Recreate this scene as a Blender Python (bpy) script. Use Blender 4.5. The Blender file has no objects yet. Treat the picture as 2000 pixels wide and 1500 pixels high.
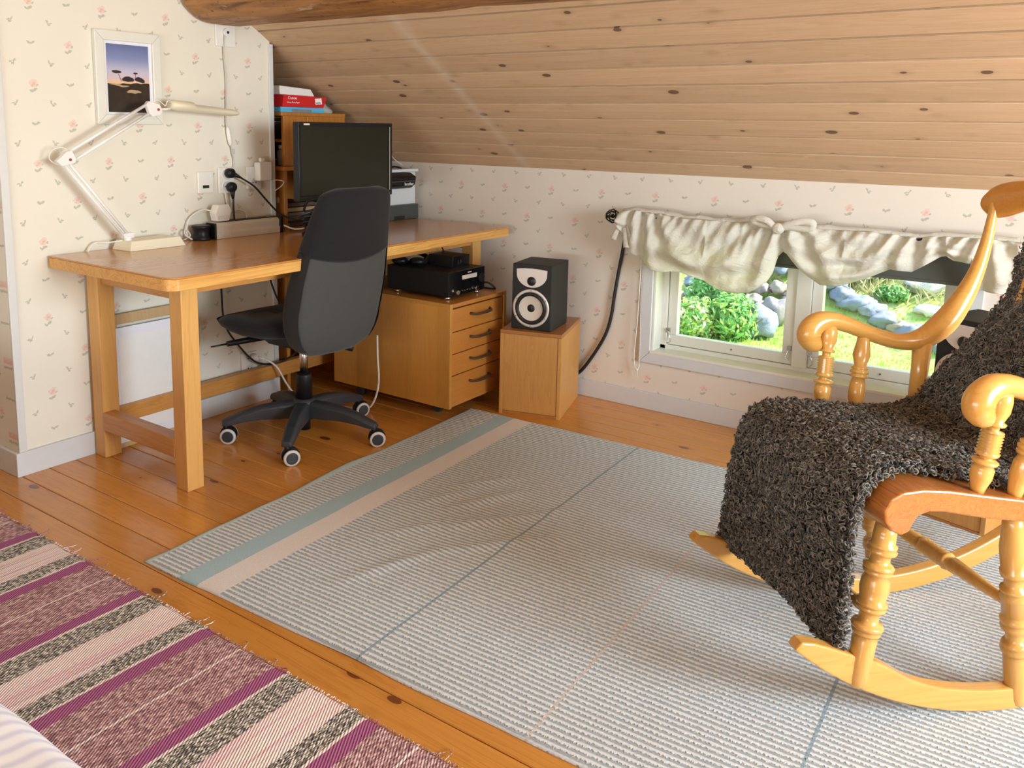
import bpy, math, random
from mathutils import Vector, Matrix, noise as mnoise
random.seed(7)
SC = bpy.context.scene
COL = SC.collection
PI = math.pi
K = 2.076            # knee wall plane (room side)
SL = 0.595           # roof pitch (rise per metre)
ZK = 1.05            # knee wall height

# ------------------------------------------------------------------ camera
cam = bpy.data.cameras.new('camera'); camo = bpy.data.objects.new('camera', cam); COL.objects.link(camo)
def set_camera():
    f, cx, cy = 1674.66, 923.48, 511.38
    a, b, c = (math.radians(v) for v in (35.747, -8.98978, 0.93397))
    fwd = Vector((-math.sin(a) * math.cos(b), math.cos(a) * math.cos(b), math.sin(b)))
    right = Vector((math.cos(a), math.sin(a), 0)); up = right.cross(fwd)
    r2 = right * math.cos(c) + up * math.sin(c); u2 = -right * math.sin(c) + up * math.cos(c)
    m = Matrix((r2, u2, -fwd)).transposed().to_4x4(); m.translation = (2.95, -1.395, 1.24)
    camo.matrix_world = m
    cam.sensor_fit = 'HORIZONTAL'; cam.sensor_width = 36; cam.lens = f / 2000 * 36
    cam.shift_x = (1000 - cx) / 2000; cam.shift_y = -(750 - cy) / 2000
    cam.clip_start = .02; cam.clip_end = 200
set_camera(); SC.camera = camo
# ------------------------------------------------------------------ light
SC.view_settings.view_transform = 'Standard'; SC.view_settings.look = 'None'
SC.view_settings.gamma = 1; SC.view_settings.use_curve_mapping = False
SC.view_settings.exposure = -0.12
wd = bpy.data.worlds.new('sky'); SC.world = wd; wd.use_nodes = True
wn = wd.node_tree.nodes; wl = wd.node_tree.links
sky = wn.new('ShaderNodeTexSky'); sky.sky_type = 'NISHITA'; sky.sun_disc = False
sky.sun_elevation = math.radians(50); sky.sun_rotation = math.radians(60); sky.altitude = 50
wl.new(sky.outputs[0], wn['Background'].inputs[0]); wn['Background'].inputs[1].default_value = 0.95
def add_light(name, kind, energy, loc, direction, col=(1, 1, 1), sx=1, sy=1, ang=None):
    l = bpy.data.lights.new(name, kind); l.energy = energy; l.color = col
    if kind == 'AREA':
        l.shape = 'RECTANGLE'; l.size = sx; l.size_y = sy
    if ang: l.angle = ang
    o = bpy.data.objects.new(name, l); COL.objects.link(o); o.location = loc
    o.rotation_euler = Vector(direction).to_track_quat('-Z', 'Y').to_euler()
    return o
add_light('sun', 'SUN', 13, (0, 0, 20), (-.62, -.30, -.72), (1, .95, .86), ang=math.radians(1.5))
# area lamps for daylight: gable window, and an added low window opposite, both unseen
add_light('gable_window_daylight', 'AREA', 185, (5.34, .15, 1.30), (-1, .06, -.05), (.84, .94, 1.0), 1.5, 1.35)
add_light('opposite_window_fill', 'AREA', 68, (1.9, -3.62, .66), (-.08, 1, .10), (.90, .97, 1.0), 2.6, .62)

# ------------------------------------------------------------------ mesh helpers
class MB:
    def __init__(s): s.v = []; s.f = []; s.mi = []; s.sm = []
    def add(s, vs, fs, smooth=False):
        n = len(s.v); s.v += [tuple(p) for p in vs]
        for f in fs: s.f.append(tuple(i + n for i in f)); s.sm.append(smooth)
        return s
    def box(s, x0, x1, y0, y1, z0, z1, M=None):
        vs = [Vector((x, y, z)) for x in (x0, x1) for y in (y0, y1) for z in (z0, z1)]
        if M is not None: vs = [M @ p for p in vs]
        return s.add(vs, [(0, 1, 3, 2), (4, 6, 7, 5), (0, 4, 5, 1), (2, 3, 7, 6), (0, 2, 6, 4), (1, 5, 7, 3)])
    def prism(s, poly, axis, a, b, smooth=False):
        """poly: list of 2D points in the two other axes (cyclic order), extruded along axis from a to b"""
        def P(p, t):
            if axis == 0: return (t, p[0], p[1])
            if axis == 1: return (p[0], t, p[1])
            return (p[0], p[1], t)
        n = len(poly); vs = [P(p, a) for p in poly] + [P(p, b) for p in poly]
        fs = [tuple(range(n - 1, -1, -1)), tuple(range(n, 2 * n))]
        s.add(vs, fs)
        nb = len(s.v) - 2 * n
        for i in range(n):
            j = (i + 1) % n; s.f.append((nb + i, nb + j, nb + n + j, nb + n + i)); s.sm.append(smooth)
        return s
    def tube(s, pts, rad, n=8, caps=True, flat=1.0, up=None, smooth=True):
        pts = [Vector(p) for p in pts]; m = len(pts)
        rad = rad if isinstance(rad, (list, tuple)) else [rad] * m
        t0 = (pts[1] - pts[0]).normalized()
        u = Vector(up) if up else (Vector((0, 0, 1)) if abs(t0.z) < .9 else Vector((1, 0, 0)))
        vs = []; b = None
        for i, p in enumerate(pts):
            t = (pts[min(i + 1, m - 1)] - pts[max(i - 1, 0)])
            t = t.normalized() if t.length > 1e-9 else t0
            if b is None or up: b = t.cross(u)
            else: b = b - t * b.dot(t)
            b = b.normalized() if b.length > 1e-9 else t.orthogonal().normalized()
            nn = b.cross(t).normalized()
            for k in range(n):
                an = 2 * PI * k / n
                vs.append(p + b * math.cos(an) * rad[i] * flat + nn * math.sin(an) * rad[i])
        fs = [(i * n + k, i * n + (k + 1) % n, (i + 1) * n + (k + 1) % n, (i + 1) * n + k) for i in range(m - 1) for k in range(n)]
        s.add(vs, fs, smooth)
        if caps:
            nb = len(s.v) - m * n
            s.f.append(tuple(nb + k for k in range(n - 1, -1, -1))); s.sm.append(False)
            s.f.append(tuple(nb + (m - 1) * n + k for k in range(n))); s.sm.append(False)
        return s
    def lathe(s, p0, p1, prof, n=14):
        p0 = Vector(p0); p1 = Vector(p1)
        return s.tube([p0.lerp(p1, t) for t, r in prof], [max(r, 1e-4) for t, r in prof], n)
    def cyl(s, p0, p1, r, n=16): return s.tube([p0, p1], [r, r], n)
    def disc_ring(s, c, axis, r0, r1, h, n=28):
        """flat ring with thickness along axis"""
        c = Vector(c); ax = Vector(axis).normalized(); u = ax.orthogonal().normalized(); w = ax.cross(u)
        vs = []
        for rr, hh in ((r0, 0), (r1, 0), (r1, h), (r0, h)):
            for k in range(n):
                a = 2 * PI * k / n; vs.append(c + u * math.cos(a) * rr + w * math.sin(a) * rr + ax * hh)
        fs = [(q * n + k, q * n + (k + 1) % n, ((q + 1) % 4) * n + (k + 1) % n, ((q + 1) % 4) * n + k) for q in range(4) for k in range(n)]
        return s.add(vs, fs, True)
    def ell(s, c, r, nu=12, nv=8, M=None, jit=0, seed=0):
        c = Vector(c); r = (r, r, r) if not hasattr(r, '__len__') else r
        vs = []
        def put(d):
            k = 1 + (jit * mnoise.noise(Vector(d) * 1.7 + Vector((seed, seed * .7, 0))) if jit else 0)
            p = Vector((d[0] * r[0] * k, d[1] * r[1] * k, d[2] * r[2] * k))
            vs.append(c + (M @ p if M else p))
        put((0, 0, -1))
        for j in range(1, nv):
            ph = -PI / 2 + PI * j / nv
            for i in range(nu):
                th = 2 * PI * i / nu; put((math.cos(ph) * math.cos(th), math.cos(ph) * math.sin(th), math.sin(ph)))
        put((0, 0, 1))
        fs = [(0, 1 + (i + 1) % nu, 1 + i) for i in range(nu)]
        for j in range(nv - 2):
            for i in range(nu):
                a = 1 + j * nu + i; b = 1 + j * nu + (i + 1) % nu; fs.append((a, b, b + nu, a + nu))
        l = len(vs) - 1; o = 1 + (nv - 2) * nu
        fs += [(l, o + i, o + (i + 1) % nu) for i in range(nu)]
        return s.add(vs, fs, True)
    def grid(s, fn, nu, nv, smooth=True, closed=False):
        vs = [fn(i / (nu if closed else nu - 1), j / (nv - 1)) for j in range(nv) for i in range(nu)]
        fs = [(j * nu + i, j * nu + (i + 1) % nu, (j + 1) * nu + (i + 1) % nu, (j + 1) * nu + i)
              for j in range(nv - 1) for i in range(nu if closed else nu - 1)]
        return s.add(vs, fs, smooth)
    def loft(s, rings, smooth=True, caps=True):
        n = len(rings[0]); vs = [p for r in rings for p in r]
        fs = [(j * n + i, j * n + (i + 1) % n, (j + 1) * n + (i + 1) % n, (j + 1) * n + i) for j in range(len(rings) - 1) for i in range(n)]
        s.add(vs, fs, smooth)
        if caps:
            b = len(s.v) - len(vs)
            s.f.append(tuple(b + k for k in range(n - 1, -1, -1))); s.sm.append(False)
            s.f.append(tuple(b + len(vs) - n + k for k in range(n))); s.sm.append(False)
        return s

def spline(pts, per=6):
    """Catmull-Rom through points (any dimension tuples)"""
    out = []; n = len(pts)
    for i in range(n - 1):
        p = [pts[max(i - 1, 0)], pts[i], pts[i + 1], pts[min(i + 2, n - 1)]]
        for k in range(per):
            t = k / per
            out.append(tuple(.5 * (2 * b + (c - a) * t + (2 * a - 5 * b + 4 * c - d) * t * t + (3 * b - a - 3 * c + d) * t ** 3) for a, b, c, d in zip(*p)))
    out.append(tuple(pts[-1])); return out
def interp(x, tab):
    if x <= tab[0][0]: return tab[0][1]
    for (a, b), (c, d) in zip(tab, tab[1:]):
        if x <= c: return b + (d - b) * (x - a) / (c - a)
    return tab[-1][1]

def props(o, label=None, cat=None, group=None, kind=None):
    if label: o['label'] = label
    if cat: o['category'] = cat
    if group: o['group'] = group
    if kind: o['kind'] = kind
    return o
def obj(name, mb, mat, parent=None, label=None, cat=None, group=None, kind=None, bevel=0, seg=2, world=True, loc=None, solid=0):
    off = Vector((0, 0, 0))
    if parent is not None and world:
        p = parent
        while p is not None: off = off + Vector(p.location); p = p.parent
    if loc is not None: off = Vector(loc)
    me = bpy.data.meshes.new(name)
    me.from_pydata([(x - off.x, y - off.y, z - off.z) for x, y, z in mb.v], [], mb.f)
    me.polygons.foreach_set('use_smooth', mb.sm); me.update()
    if mat: me.materials.append(MAT[mat] if isinstance(mat, str) else mat)
    o = bpy.data.objects.new(name, me); COL.objects.link(o)
    if loc is not None: o.location = loc
    if parent is not None: o.parent = parent
    if solid:
        m = o.modifiers.new('solid', 'SOLIDIFY'); m.thickness = solid; m.offset = 0
    if bevel:
        m = o.modifiers.new('bevel', 'BEVEL'); m.width = bevel; m.segments = seg; m.limit_method = 'ANGLE'; m.angle_limit = math.radians(35)
    return props(o, label, cat, group, kind)
def thing(name, label, cat, loc=(0, 0, 0), rotz=0, group=None):
    o = bpy.data.objects.new(name, None); COL.objects.link(o); o.location = loc; o.rotation_euler = (0, 0, rotz)
    o.empty_display_size = .05
    return props(o, label, cat, group)
def copy_part(o, parent, loc=None):
    c = o.copy(); COL.objects.link(c); c.parent = parent
    if loc is not None: c.location = loc
    return c
def text_mesh(name, body, size, mat, M, parent, ext=.0003, align='LEFT', squash=1.0):
    cu = bpy.data.curves.new(name, 'FONT'); cu.body = body; cu.size = size; cu.extrude = ext; cu.align_x = align; cu.resolution_u = 3
    t = bpy.data.objects.new(name + '_src', cu); COL.objects.link(t)
    bpy.context.view_layer.update()
    me = bpy.data.meshes.new_from_object(t.evaluated_get(bpy.context.evaluated_depsgraph_get()))
    bpy.data.objects.remove(t); bpy.data.curves.remove(cu)
    me.transform(M @ Matrix.Diagonal((squash, 1, 1, 1))); me.name = name; me.materials.clear(); me.materials.append(MAT[mat])
    o = bpy.data.objects.new(name, me); COL.objects.link(o); o.parent = parent
    return o

# ------------------------------------------------------------------ materials
MAT = {}
def new_mat(name):
    m = bpy.data.materials.new(name); m.use_nodes = True; MAT[name] = m
    nt = m.node_tree; return m, nt, nt.nodes['Principled BSDF']
def setp(b, **kw):
    for k, v in kw.items():
        b.inputs[k].default_value = v
def mth(nt, op, a, b=None, c=None, clamp=False):
    n = nt.nodes.new('ShaderNodeMath'); n.operation = op; n.use_clamp = clamp
    for i, v in enumerate((a, b, c)):
        if v is None: continue
        if isinstance(v, (int, float)): n.inputs[i].default_value = v
        else: nt.links.new(v, n.inputs[i])
    return n.outputs[0]
def mix(nt, fac, a, b, mode='MIX'):
    n = nt.nodes.new('ShaderNodeMix'); n.data_type = 'RGBA'; n.blend_type = mode
    for k, v in ((0, fac), (6, a), (7, b)):
        if isinstance(v, (int, float)): n.inputs[k].default_value = v
        elif isinstance(v, tuple): n.inputs[k].default_value = (*v, 1) if len(v) == 3 else v
        else: nt.links.new(v, n.inputs[k])
    return n.outputs[2]
def coords(nt, kind='Object', scale=(1, 1, 1), rnd=0, rot=(0, 0, 0)):
    tc = nt.nodes.new('ShaderNodeTexCoord'); mp = nt.nodes.new('ShaderNodeMapping')
    nt.links.new(tc.outputs[kind], mp.inputs[0]); mp.inputs['Scale'].default_value = scale; mp.inputs['Rotation'].default_value = rot
    if rnd:
        oi = nt.nodes.new('ShaderNodeObjectInfo')
        vm = nt.nodes.new('ShaderNodeVectorMath'); vm.operation = 'SCALE'; vm.inputs[0].default_value = (31.7, 17.3, 9.1)
        nt.links.new(oi.outputs['Random'], vm.inputs['Scale'])
        va = nt.nodes.new('ShaderNodeVectorMath'); va.operation = 'ADD'
        nt.links.new(mp.outputs[0], va.inputs[0]); nt.links.new(vm.outputs[0], va.inputs[1]); return va.outputs[0], oi.outputs['Random']
    return mp.outputs[0]
def nz(nt, vec, scale, detail=3, rough=.5, dist=0):
    n = nt.nodes.new('ShaderNodeTexNoise'); n.inputs['Scale'].default_value = scale; n.inputs['Detail'].default_value = detail
    n.inputs['Roughness'].default_value = rough; n.inputs['Distortion'].default_value = dist
    if vec is not None: nt.links.new(vec, n.inputs['Vector'])
    return n.outputs['Fac']
def ramp(nt, fac, stops):
    r = nt.nodes.new('ShaderNodeValToRGB'); nt.links.new(fac, r.inputs[0]); e = r.color_ramp.elements
    while len(e) < len(stops): e.new(.5)
    for el, (p, c) in zip(e, stops): el.position = p; el.color = (*c, 1)
    return r.outputs[0]
def bump(nt, b, h, strength=.2, dist=.002):
    n = nt.nodes.new('ShaderNodeBump'); n.inputs['Strength'].default_value = strength; n.inputs['Distance'].default_value = dist
    nt.links.new(h, n.inputs['Height']); nt.links.new(n.outputs[0], b.inputs['Normal'])
def plain(name, col, rough=.5, metal=0, var=.06, scale=30, coat=0, bmp=0, spec=.5):
    m, nt, b = new_mat(name); setp(b, Roughness=rough, Metallic=metal); b.inputs['Coat Weight'].default_value = coat
    b.inputs['Specular IOR Level'].default_value = spec
    f = nz(nt, coords(nt), scale, 3)
    c = mix(nt, f, tuple(v * (1 - var) for v in col), tuple(min(1, v * (1 + var)) for v in col))
    nt.links.new(c, b.inputs['Base Color'])
    if bmp: bump(nt, b, f, bmp, .003)
    return m
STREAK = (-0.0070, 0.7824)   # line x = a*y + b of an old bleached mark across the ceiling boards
def wood(name, light, dark, axis=0, rough=.35, coat=0, rnd=1, freq=1.0, knots=None, contrast=1.0, varv=.12, spec=.5):
    """grain runs along object axis; light/dark late-wood colours"""
    m, nt, b = new_mat(name); setp(b, Roughness=rough); b.inputs['Coat Weight'].default_value = coat; b.inputs['Coat Roughness'].default_value = .12
    b.inputs['Specular IOR Level'].default_value = spec
    sc = [9 * freq, 9 * freq, 9 * freq]; sc[axis] = .55 * freq
    v, r = coords(nt, 'Object', tuple(sc), 1)
    n1 = nz(nt, v, 1.6, 4, .55, .6)
    fine = [90 * freq] * 3; fine[axis] = 2.2 * freq
    v2, _ = coords(nt, 'Object', tuple(fine), 1); n2 = nz(nt, v2, 1.3, 2, .6)
    # growth rings as contour lines of the low noise
    rings = mth(nt, 'FRACT', mth(nt, 'MULTIPLY', n1, 9.0))
    rings = mth(nt, 'POWER', rings, 2.2)
    g = mth(nt, 'ADD', mth(nt, 'MULTIPLY', rings, .55 * contrast), mth(nt, 'MULTIPLY', n2, .45 * contrast), clamp=True)
    c = mix(nt, g, light, dark)
    hv = nt.nodes.new('ShaderNodeHueSaturation'); nt.links.new(c, hv.inputs['Color'])
    nt.links.new(mth(nt, 'ADD', mth(nt, 'MULTIPLY', r, varv * 2), 1 - varv), hv.inputs['Value'])
    c = hv.outputs[0]
    if knots:
        ksc, kr, kcol, stretch = knots
        kk = [ksc, ksc, ksc]; kk[axis] = ksc * stretch
        v3, _ = coords(nt, 'Object', tuple(kk), 1)
        vo = nt.nodes.new('ShaderNodeTexVoronoi'); nt.links.new(v3, vo.inputs['Vector']); vo.inputs['Scale'].default_value = 1
        km = mth(nt, 'LESS_THAN', vo.outputs['Distance'], mth(nt, 'MULTIPLY', mth(nt, 'FRACT', mth(nt, 'MULTIPLY', vo.outputs['Color'], 7.3)), kr))
        mr = nt.nodes.new('ShaderNodeMapRange'); nt.links.new(vo.outputs['Distance'], mr.inputs[0])
        mr.inputs[1].default_value = kr * 1.7; mr.inputs[2].default_value = kr * .5; mr.inputs[3].default_value = 0; mr.inputs[4].default_value = .35
        c = mix(nt, mr.outputs[0], c, tuple(.5 * (a + d) for a, d in zip(dark, kcol)))
        c = mix(nt, mth(nt, 'MULTIPLY', km, .9), c, kcol)
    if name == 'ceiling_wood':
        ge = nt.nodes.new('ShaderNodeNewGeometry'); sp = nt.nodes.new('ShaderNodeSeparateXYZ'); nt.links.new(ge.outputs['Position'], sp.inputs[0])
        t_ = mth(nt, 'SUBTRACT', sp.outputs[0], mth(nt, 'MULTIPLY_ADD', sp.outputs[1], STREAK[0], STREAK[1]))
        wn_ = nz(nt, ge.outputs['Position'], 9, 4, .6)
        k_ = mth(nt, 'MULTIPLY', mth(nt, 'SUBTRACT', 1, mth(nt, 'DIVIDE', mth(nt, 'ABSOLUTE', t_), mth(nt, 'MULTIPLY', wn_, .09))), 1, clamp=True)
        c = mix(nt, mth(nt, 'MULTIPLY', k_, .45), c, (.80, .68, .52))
    nt.links.new(c, b.inputs['Base Color'])
    bump(nt, b, n2, .06, .001)
    return m

wood('floor_wood', (.67, .300, .055), (.47, .160, .020), 0, .27, .35, knots=(10.5, .15, (.13, .028, .007), .5), varv=.10, contrast=.7)
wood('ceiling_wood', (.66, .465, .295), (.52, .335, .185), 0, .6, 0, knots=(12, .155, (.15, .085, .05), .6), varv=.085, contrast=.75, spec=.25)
wood('desk_wood_top', (.56, .255, .066), (.42, .165, .035), 1, .22, .35, contrast=.5, varv=.02)
wood('desk_wood_edge', (.78, .43, .12), (.46, .19, .035), 1, .35, .1, contrast=.9, varv=.03)
wood('desk_wood_leg', (.72, .40, .125), (.55, .26, .06), 2, .35, .1, contrast=.7, varv=.05)
wood('desk_wood_x', (.60, .29, .075), (.42, .17, .035), 0, .35, .1, contrast=.8, varv=.05)
wood('desk_wood_y', (.62, .30, .078), (.44, .18, .035), 1, .35, .1, contrast=.8, varv=.05)
wood('cabinet_wood', (.62, .30, .058), (.47, .19, .028), 2, .33, .1, contrast=.55, varv=.10, freq=1.6)
wood('cabinet_wood_h', (.56, .235, .048), (.41, .145, .024), 1, .33, .1, contrast=.6, varv=.05, freq=1.4)
wood('teak', (.62, .315, .085), (.45, .195, .042), 2, .45, 0, contrast=.7, varv=.03, freq=1.5)
wood('teak_h', (.46, .19, .045), (.32, .11, .022), 0, .35, .1, contrast=.7, varv=.03, freq=1.5)
wood('shelf_wood', (.56, .235, .045), (.33, .105, .014), 2, .35, .1, contrast=.9, varv=.05)
wood('birch', (.69, .365, .088), (.50, .22, .036), 0, .25, .3, contrast=.6, varv=.05)
wood('birch_v', (.71, .385, .10), (.53, .24, .042), 2, .22, .35, contrast=.5, varv=.05)
wood('crest_wood', (.64, .285, .048), (.48, .18, .024), 0, .3, .3, contrast=.6, varv=.03)
wood('seat_pine', (.50, .190, .042), (.29, .085, .014), 1, .28, .3, contrast=1.2, varv=.02, freq=2.6)
wood('frame_ply', (.58, .40, .20), (.46, .29, .12), 2, .5, 0, contrast=.6)
plain('trim_paint', (.66, .665, .64), .35, var=.03)
plain('base_paint', (.64, .655, .655), .35, var=.04)
plain('window_paint', (.74, .735, .66), .35, var=.03)
plain('white_plastic', (.82, .80, .74), .35, var=.02)
plain('beige_plastic', (.80, .745, .56), .4, var=.02)
plain('lamp_white', (.84, .83, .80), .3, var=.02)
plain('paper_white', (.83, .82, .79), .7, var=.03)
plain('paper_lilac', (.80, .80, .86), .7, var=.03)
plain('grey_bag', (.40, .41, .40), .4, var=.2, scale=20)
plain('black_plastic', (.008, .008, .009), .42, var=.1, spec=.35)
plain('black_gloss', (.005, .005, .006), .22, var=.05, spec=.35)
plain('monitor_screen', (.012, .013, .008), .35, var=.03, spec=.4)
plain('charcoal_plastic', (.035, .042, .052), .45, var=.1)
plain('tray_grey', (.055, .065, .062), .45, var=.1)
plain('printer_grey', (.62, .65, .66), .4, var=.02)
plain('steel', (.62, .60, .57), .25, 1, var=.05)
plain('alu', (.66, .62, .54), .5, 0, var=.06)
plain('caster_ring', (.66, .65, .62), .45, var=.03)
plain('red_print', (.62, .018, .02), .35, var=.04)
plain('blue_print', (.12, .44, .72), .35, var=.04)
plain('cable_black', (.014, .013, .013), .5, var=.1)
plain('cable_white', (.80, .77, .70), .45, var=.03)
plain('cable_grey', (.56, .53, .48), .5, var=.03)
plain('iron', (.022, .016, .015), .45, .4, var=.1)
plain('speaker_body', (.012, .0125, .012), .6, var=.15, scale=200)
plain('speaker_silver', (.78, .72, .66), .35, .25, var=.03)
plain('speaker_cone', (.72, .66, .56), .45, .2, var=.04)
plain('rubber', (.012, .012, .012), .45, var=.1)
plain('blind_cloth', (.085, .09, .075), .8, var=.06)
plain('book_dark', (.10, .06, .04), .6, var=.2)
plain('book_tan', (.42, .30, .17), .6, var=.2)
plain('book_grey', (.22, .22, .21), .6, var=.2)
plain('jar_grey', (.30, .30, .27), .2, var=.2)
plain('red_dot', (.35, .03, .03), .4)
plain('print_white', (.9, .9, .9), .5, var=.01)
plain('print_black', (.01, .01, .01), .5, var=.01)
plain('brown_handle', (.085, .052, .035), .38, .3, var=.1)
plain('plaster_out', (.55, .5, .42), .8)
plain('lavender', (.12, .11, .10), .8)
def fabric(name, col, rough=.9, scale=600, var=.25):
    m, nt, b = new_mat(name); setp(b, Roughness=rough); b.inputs['Specular IOR Level'].default_value = .2
    b.inputs['Sheen Weight'].default_value = .15
    f = nz(nt, coords(nt, 'Object', (1, 1, .35)), scale, 2); g = nz(nt, coords(nt), 25, 3)
    c = mix(nt, f, tuple(v * (1 - var) for v in col), tuple(v * (1 + var) for v in col))
    c = mix(nt, mth(nt, 'MULTIPLY', g, .35), c, tuple(v * .7 for v in col))
    nt.links.new(c, b.inputs['Base Color']); bump(nt, b, f, .4, .001)
fabric('chair_grey', (.062, .062, .060)); fabric('chair_black', (.011, .010, .012)); fabric('chair_side', (.017, .016, .015))
def duvet_mat():
    m, nt, b = new_mat('duvet'); setp(b, Roughness=.85); b.inputs['Specular IOR Level'].default_value = .2
    v = coords(nt, 'Object', (1, 1, 1)); sx = nt.nodes.new('ShaderNodeSeparateXYZ'); nt.links.new(v, sx.inputs[0])
    wob = nz(nt, v, 3, 2)
    t = mth(nt, 'ADD', mth(nt, 'ADD', mth(nt, 'MULTIPLY', sx.outputs[0], 240), mth(nt, 'MULTIPLY', sx.outputs[2], 120)), mth(nt, 'MULTIPLY', wob, 14))
    s = mth(nt, 'MULTIPLY_ADD', mth(nt, 'SINE', t), .5, .5)
    c = ramp(nt, s, [(0, (.66, .69, .86)), (.35, (.76, .81, .93)), (.6, (.83, .89, .97)), (1, (.86, .91, .98))])
    nt.links.new(c, b.inputs['Base Color'])
duvet_mat()
def curtain_mat():
    m, nt, b = new_mat('curtain_cloth'); setp(b, Roughness=.9); b.inputs['Specular IOR Level'].default_value = .1
    f = nz(nt, coords(nt, 'Object', (1, 1, 1)), 400, 2)
    c = mix(nt, f, (.80, .77, .70), (.88, .86, .80)); nt.links.new(c, b.inputs['Base Color'])
    tr = nt.nodes.new('ShaderNodeBsdfTranslucent'); tr.inputs[0].default_value = (.90, .88, .70, 1)
    ms = nt.nodes.new('ShaderNodeMixShader'); ms.inputs[0].default_value = .38
    out = nt.nodes['Material Output']
    nt.links.new(b.outputs[0], ms.inputs[1]); nt.links.new(tr.outputs[0], ms.inputs[2]); nt.links.new(ms.outputs[0], out.inputs[0])
    cz_ = nz(nt, coords(nt, 'Object', (1.2, 1, 2.2), rot=(0, .5, 0)), 26, 3, .55, 1.2); bump(nt, b, cz_, .55, .012)
curtain_mat()
def glass_mat():
    m, nt, b = new_mat('glass'); nt.nodes.remove(b)
    t = nt.nodes.new('ShaderNodeBsdfTransparent'); t.inputs[0].default_value = (.96, .98, .96, 1)
    g = nt.nodes.new('ShaderNodeBsdfGlossy'); g.inputs['Roughness'].default_value = .02
    ms = nt.nodes.new('ShaderNodeMixShader'); ms.inputs[0].default_value = .05
    nt.links.new(t.outputs[0], ms.inputs[1]); nt.links.new(g.outputs[0], ms.inputs[2]); nt.links.new(ms.outputs[0], nt.nodes['Material Output'].inputs[0])
glass_mat()
# wallpaper: roses and sprigs printed on a half-drop repeat
def ellipse_group():
    g = bpy.data.node_groups.new('ellipse', 'ShaderNodeTree')
    for n in ('u', 'v', 'cx', 'cy', 'rx', 'ry', 'cos', 'sin'): g.interface.new_socket(n, in_out='INPUT', socket_type='NodeSocketFloat')
    g.interface.new_socket('m', in_out='OUTPUT', socket_type='NodeSocketFloat')
    i = g.nodes.new('NodeGroupInput'); o = g.nodes.new('NodeGroupOutput'); I = i.outputs
    du = mth(g, 'SUBTRACT', I['u'], I['cx']); dv = mth(g, 'SUBTRACT', I['v'], I['cy'])
    a = mth(g, 'ADD', mth(g, 'MULTIPLY', du, I['cos']), mth(g, 'MULTIPLY', dv, I['sin']))
    b = mth(g, 'SUBTRACT', mth(g, 'MULTIPLY', dv, I['cos']), mth(g, 'MULTIPLY', du, I['sin']))
    d = mth(g, 'ADD', mth(g, 'POWER', mth(g, 'ABSOLUTE', mth(g, 'DIVIDE', a, I['rx'])), 2), mth(g, 'POWER', mth(g, 'ABSOLUTE', mth(g, 'DIVIDE', b, I['ry'])), 2))
    r = mth(g, 'MULTIPLY', mth(g, 'SUBTRACT', 1.15, d), 2.6, clamp=True)
    g.links.new(r, o.inputs[0]); return g
EG = ellipse_group()
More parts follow.
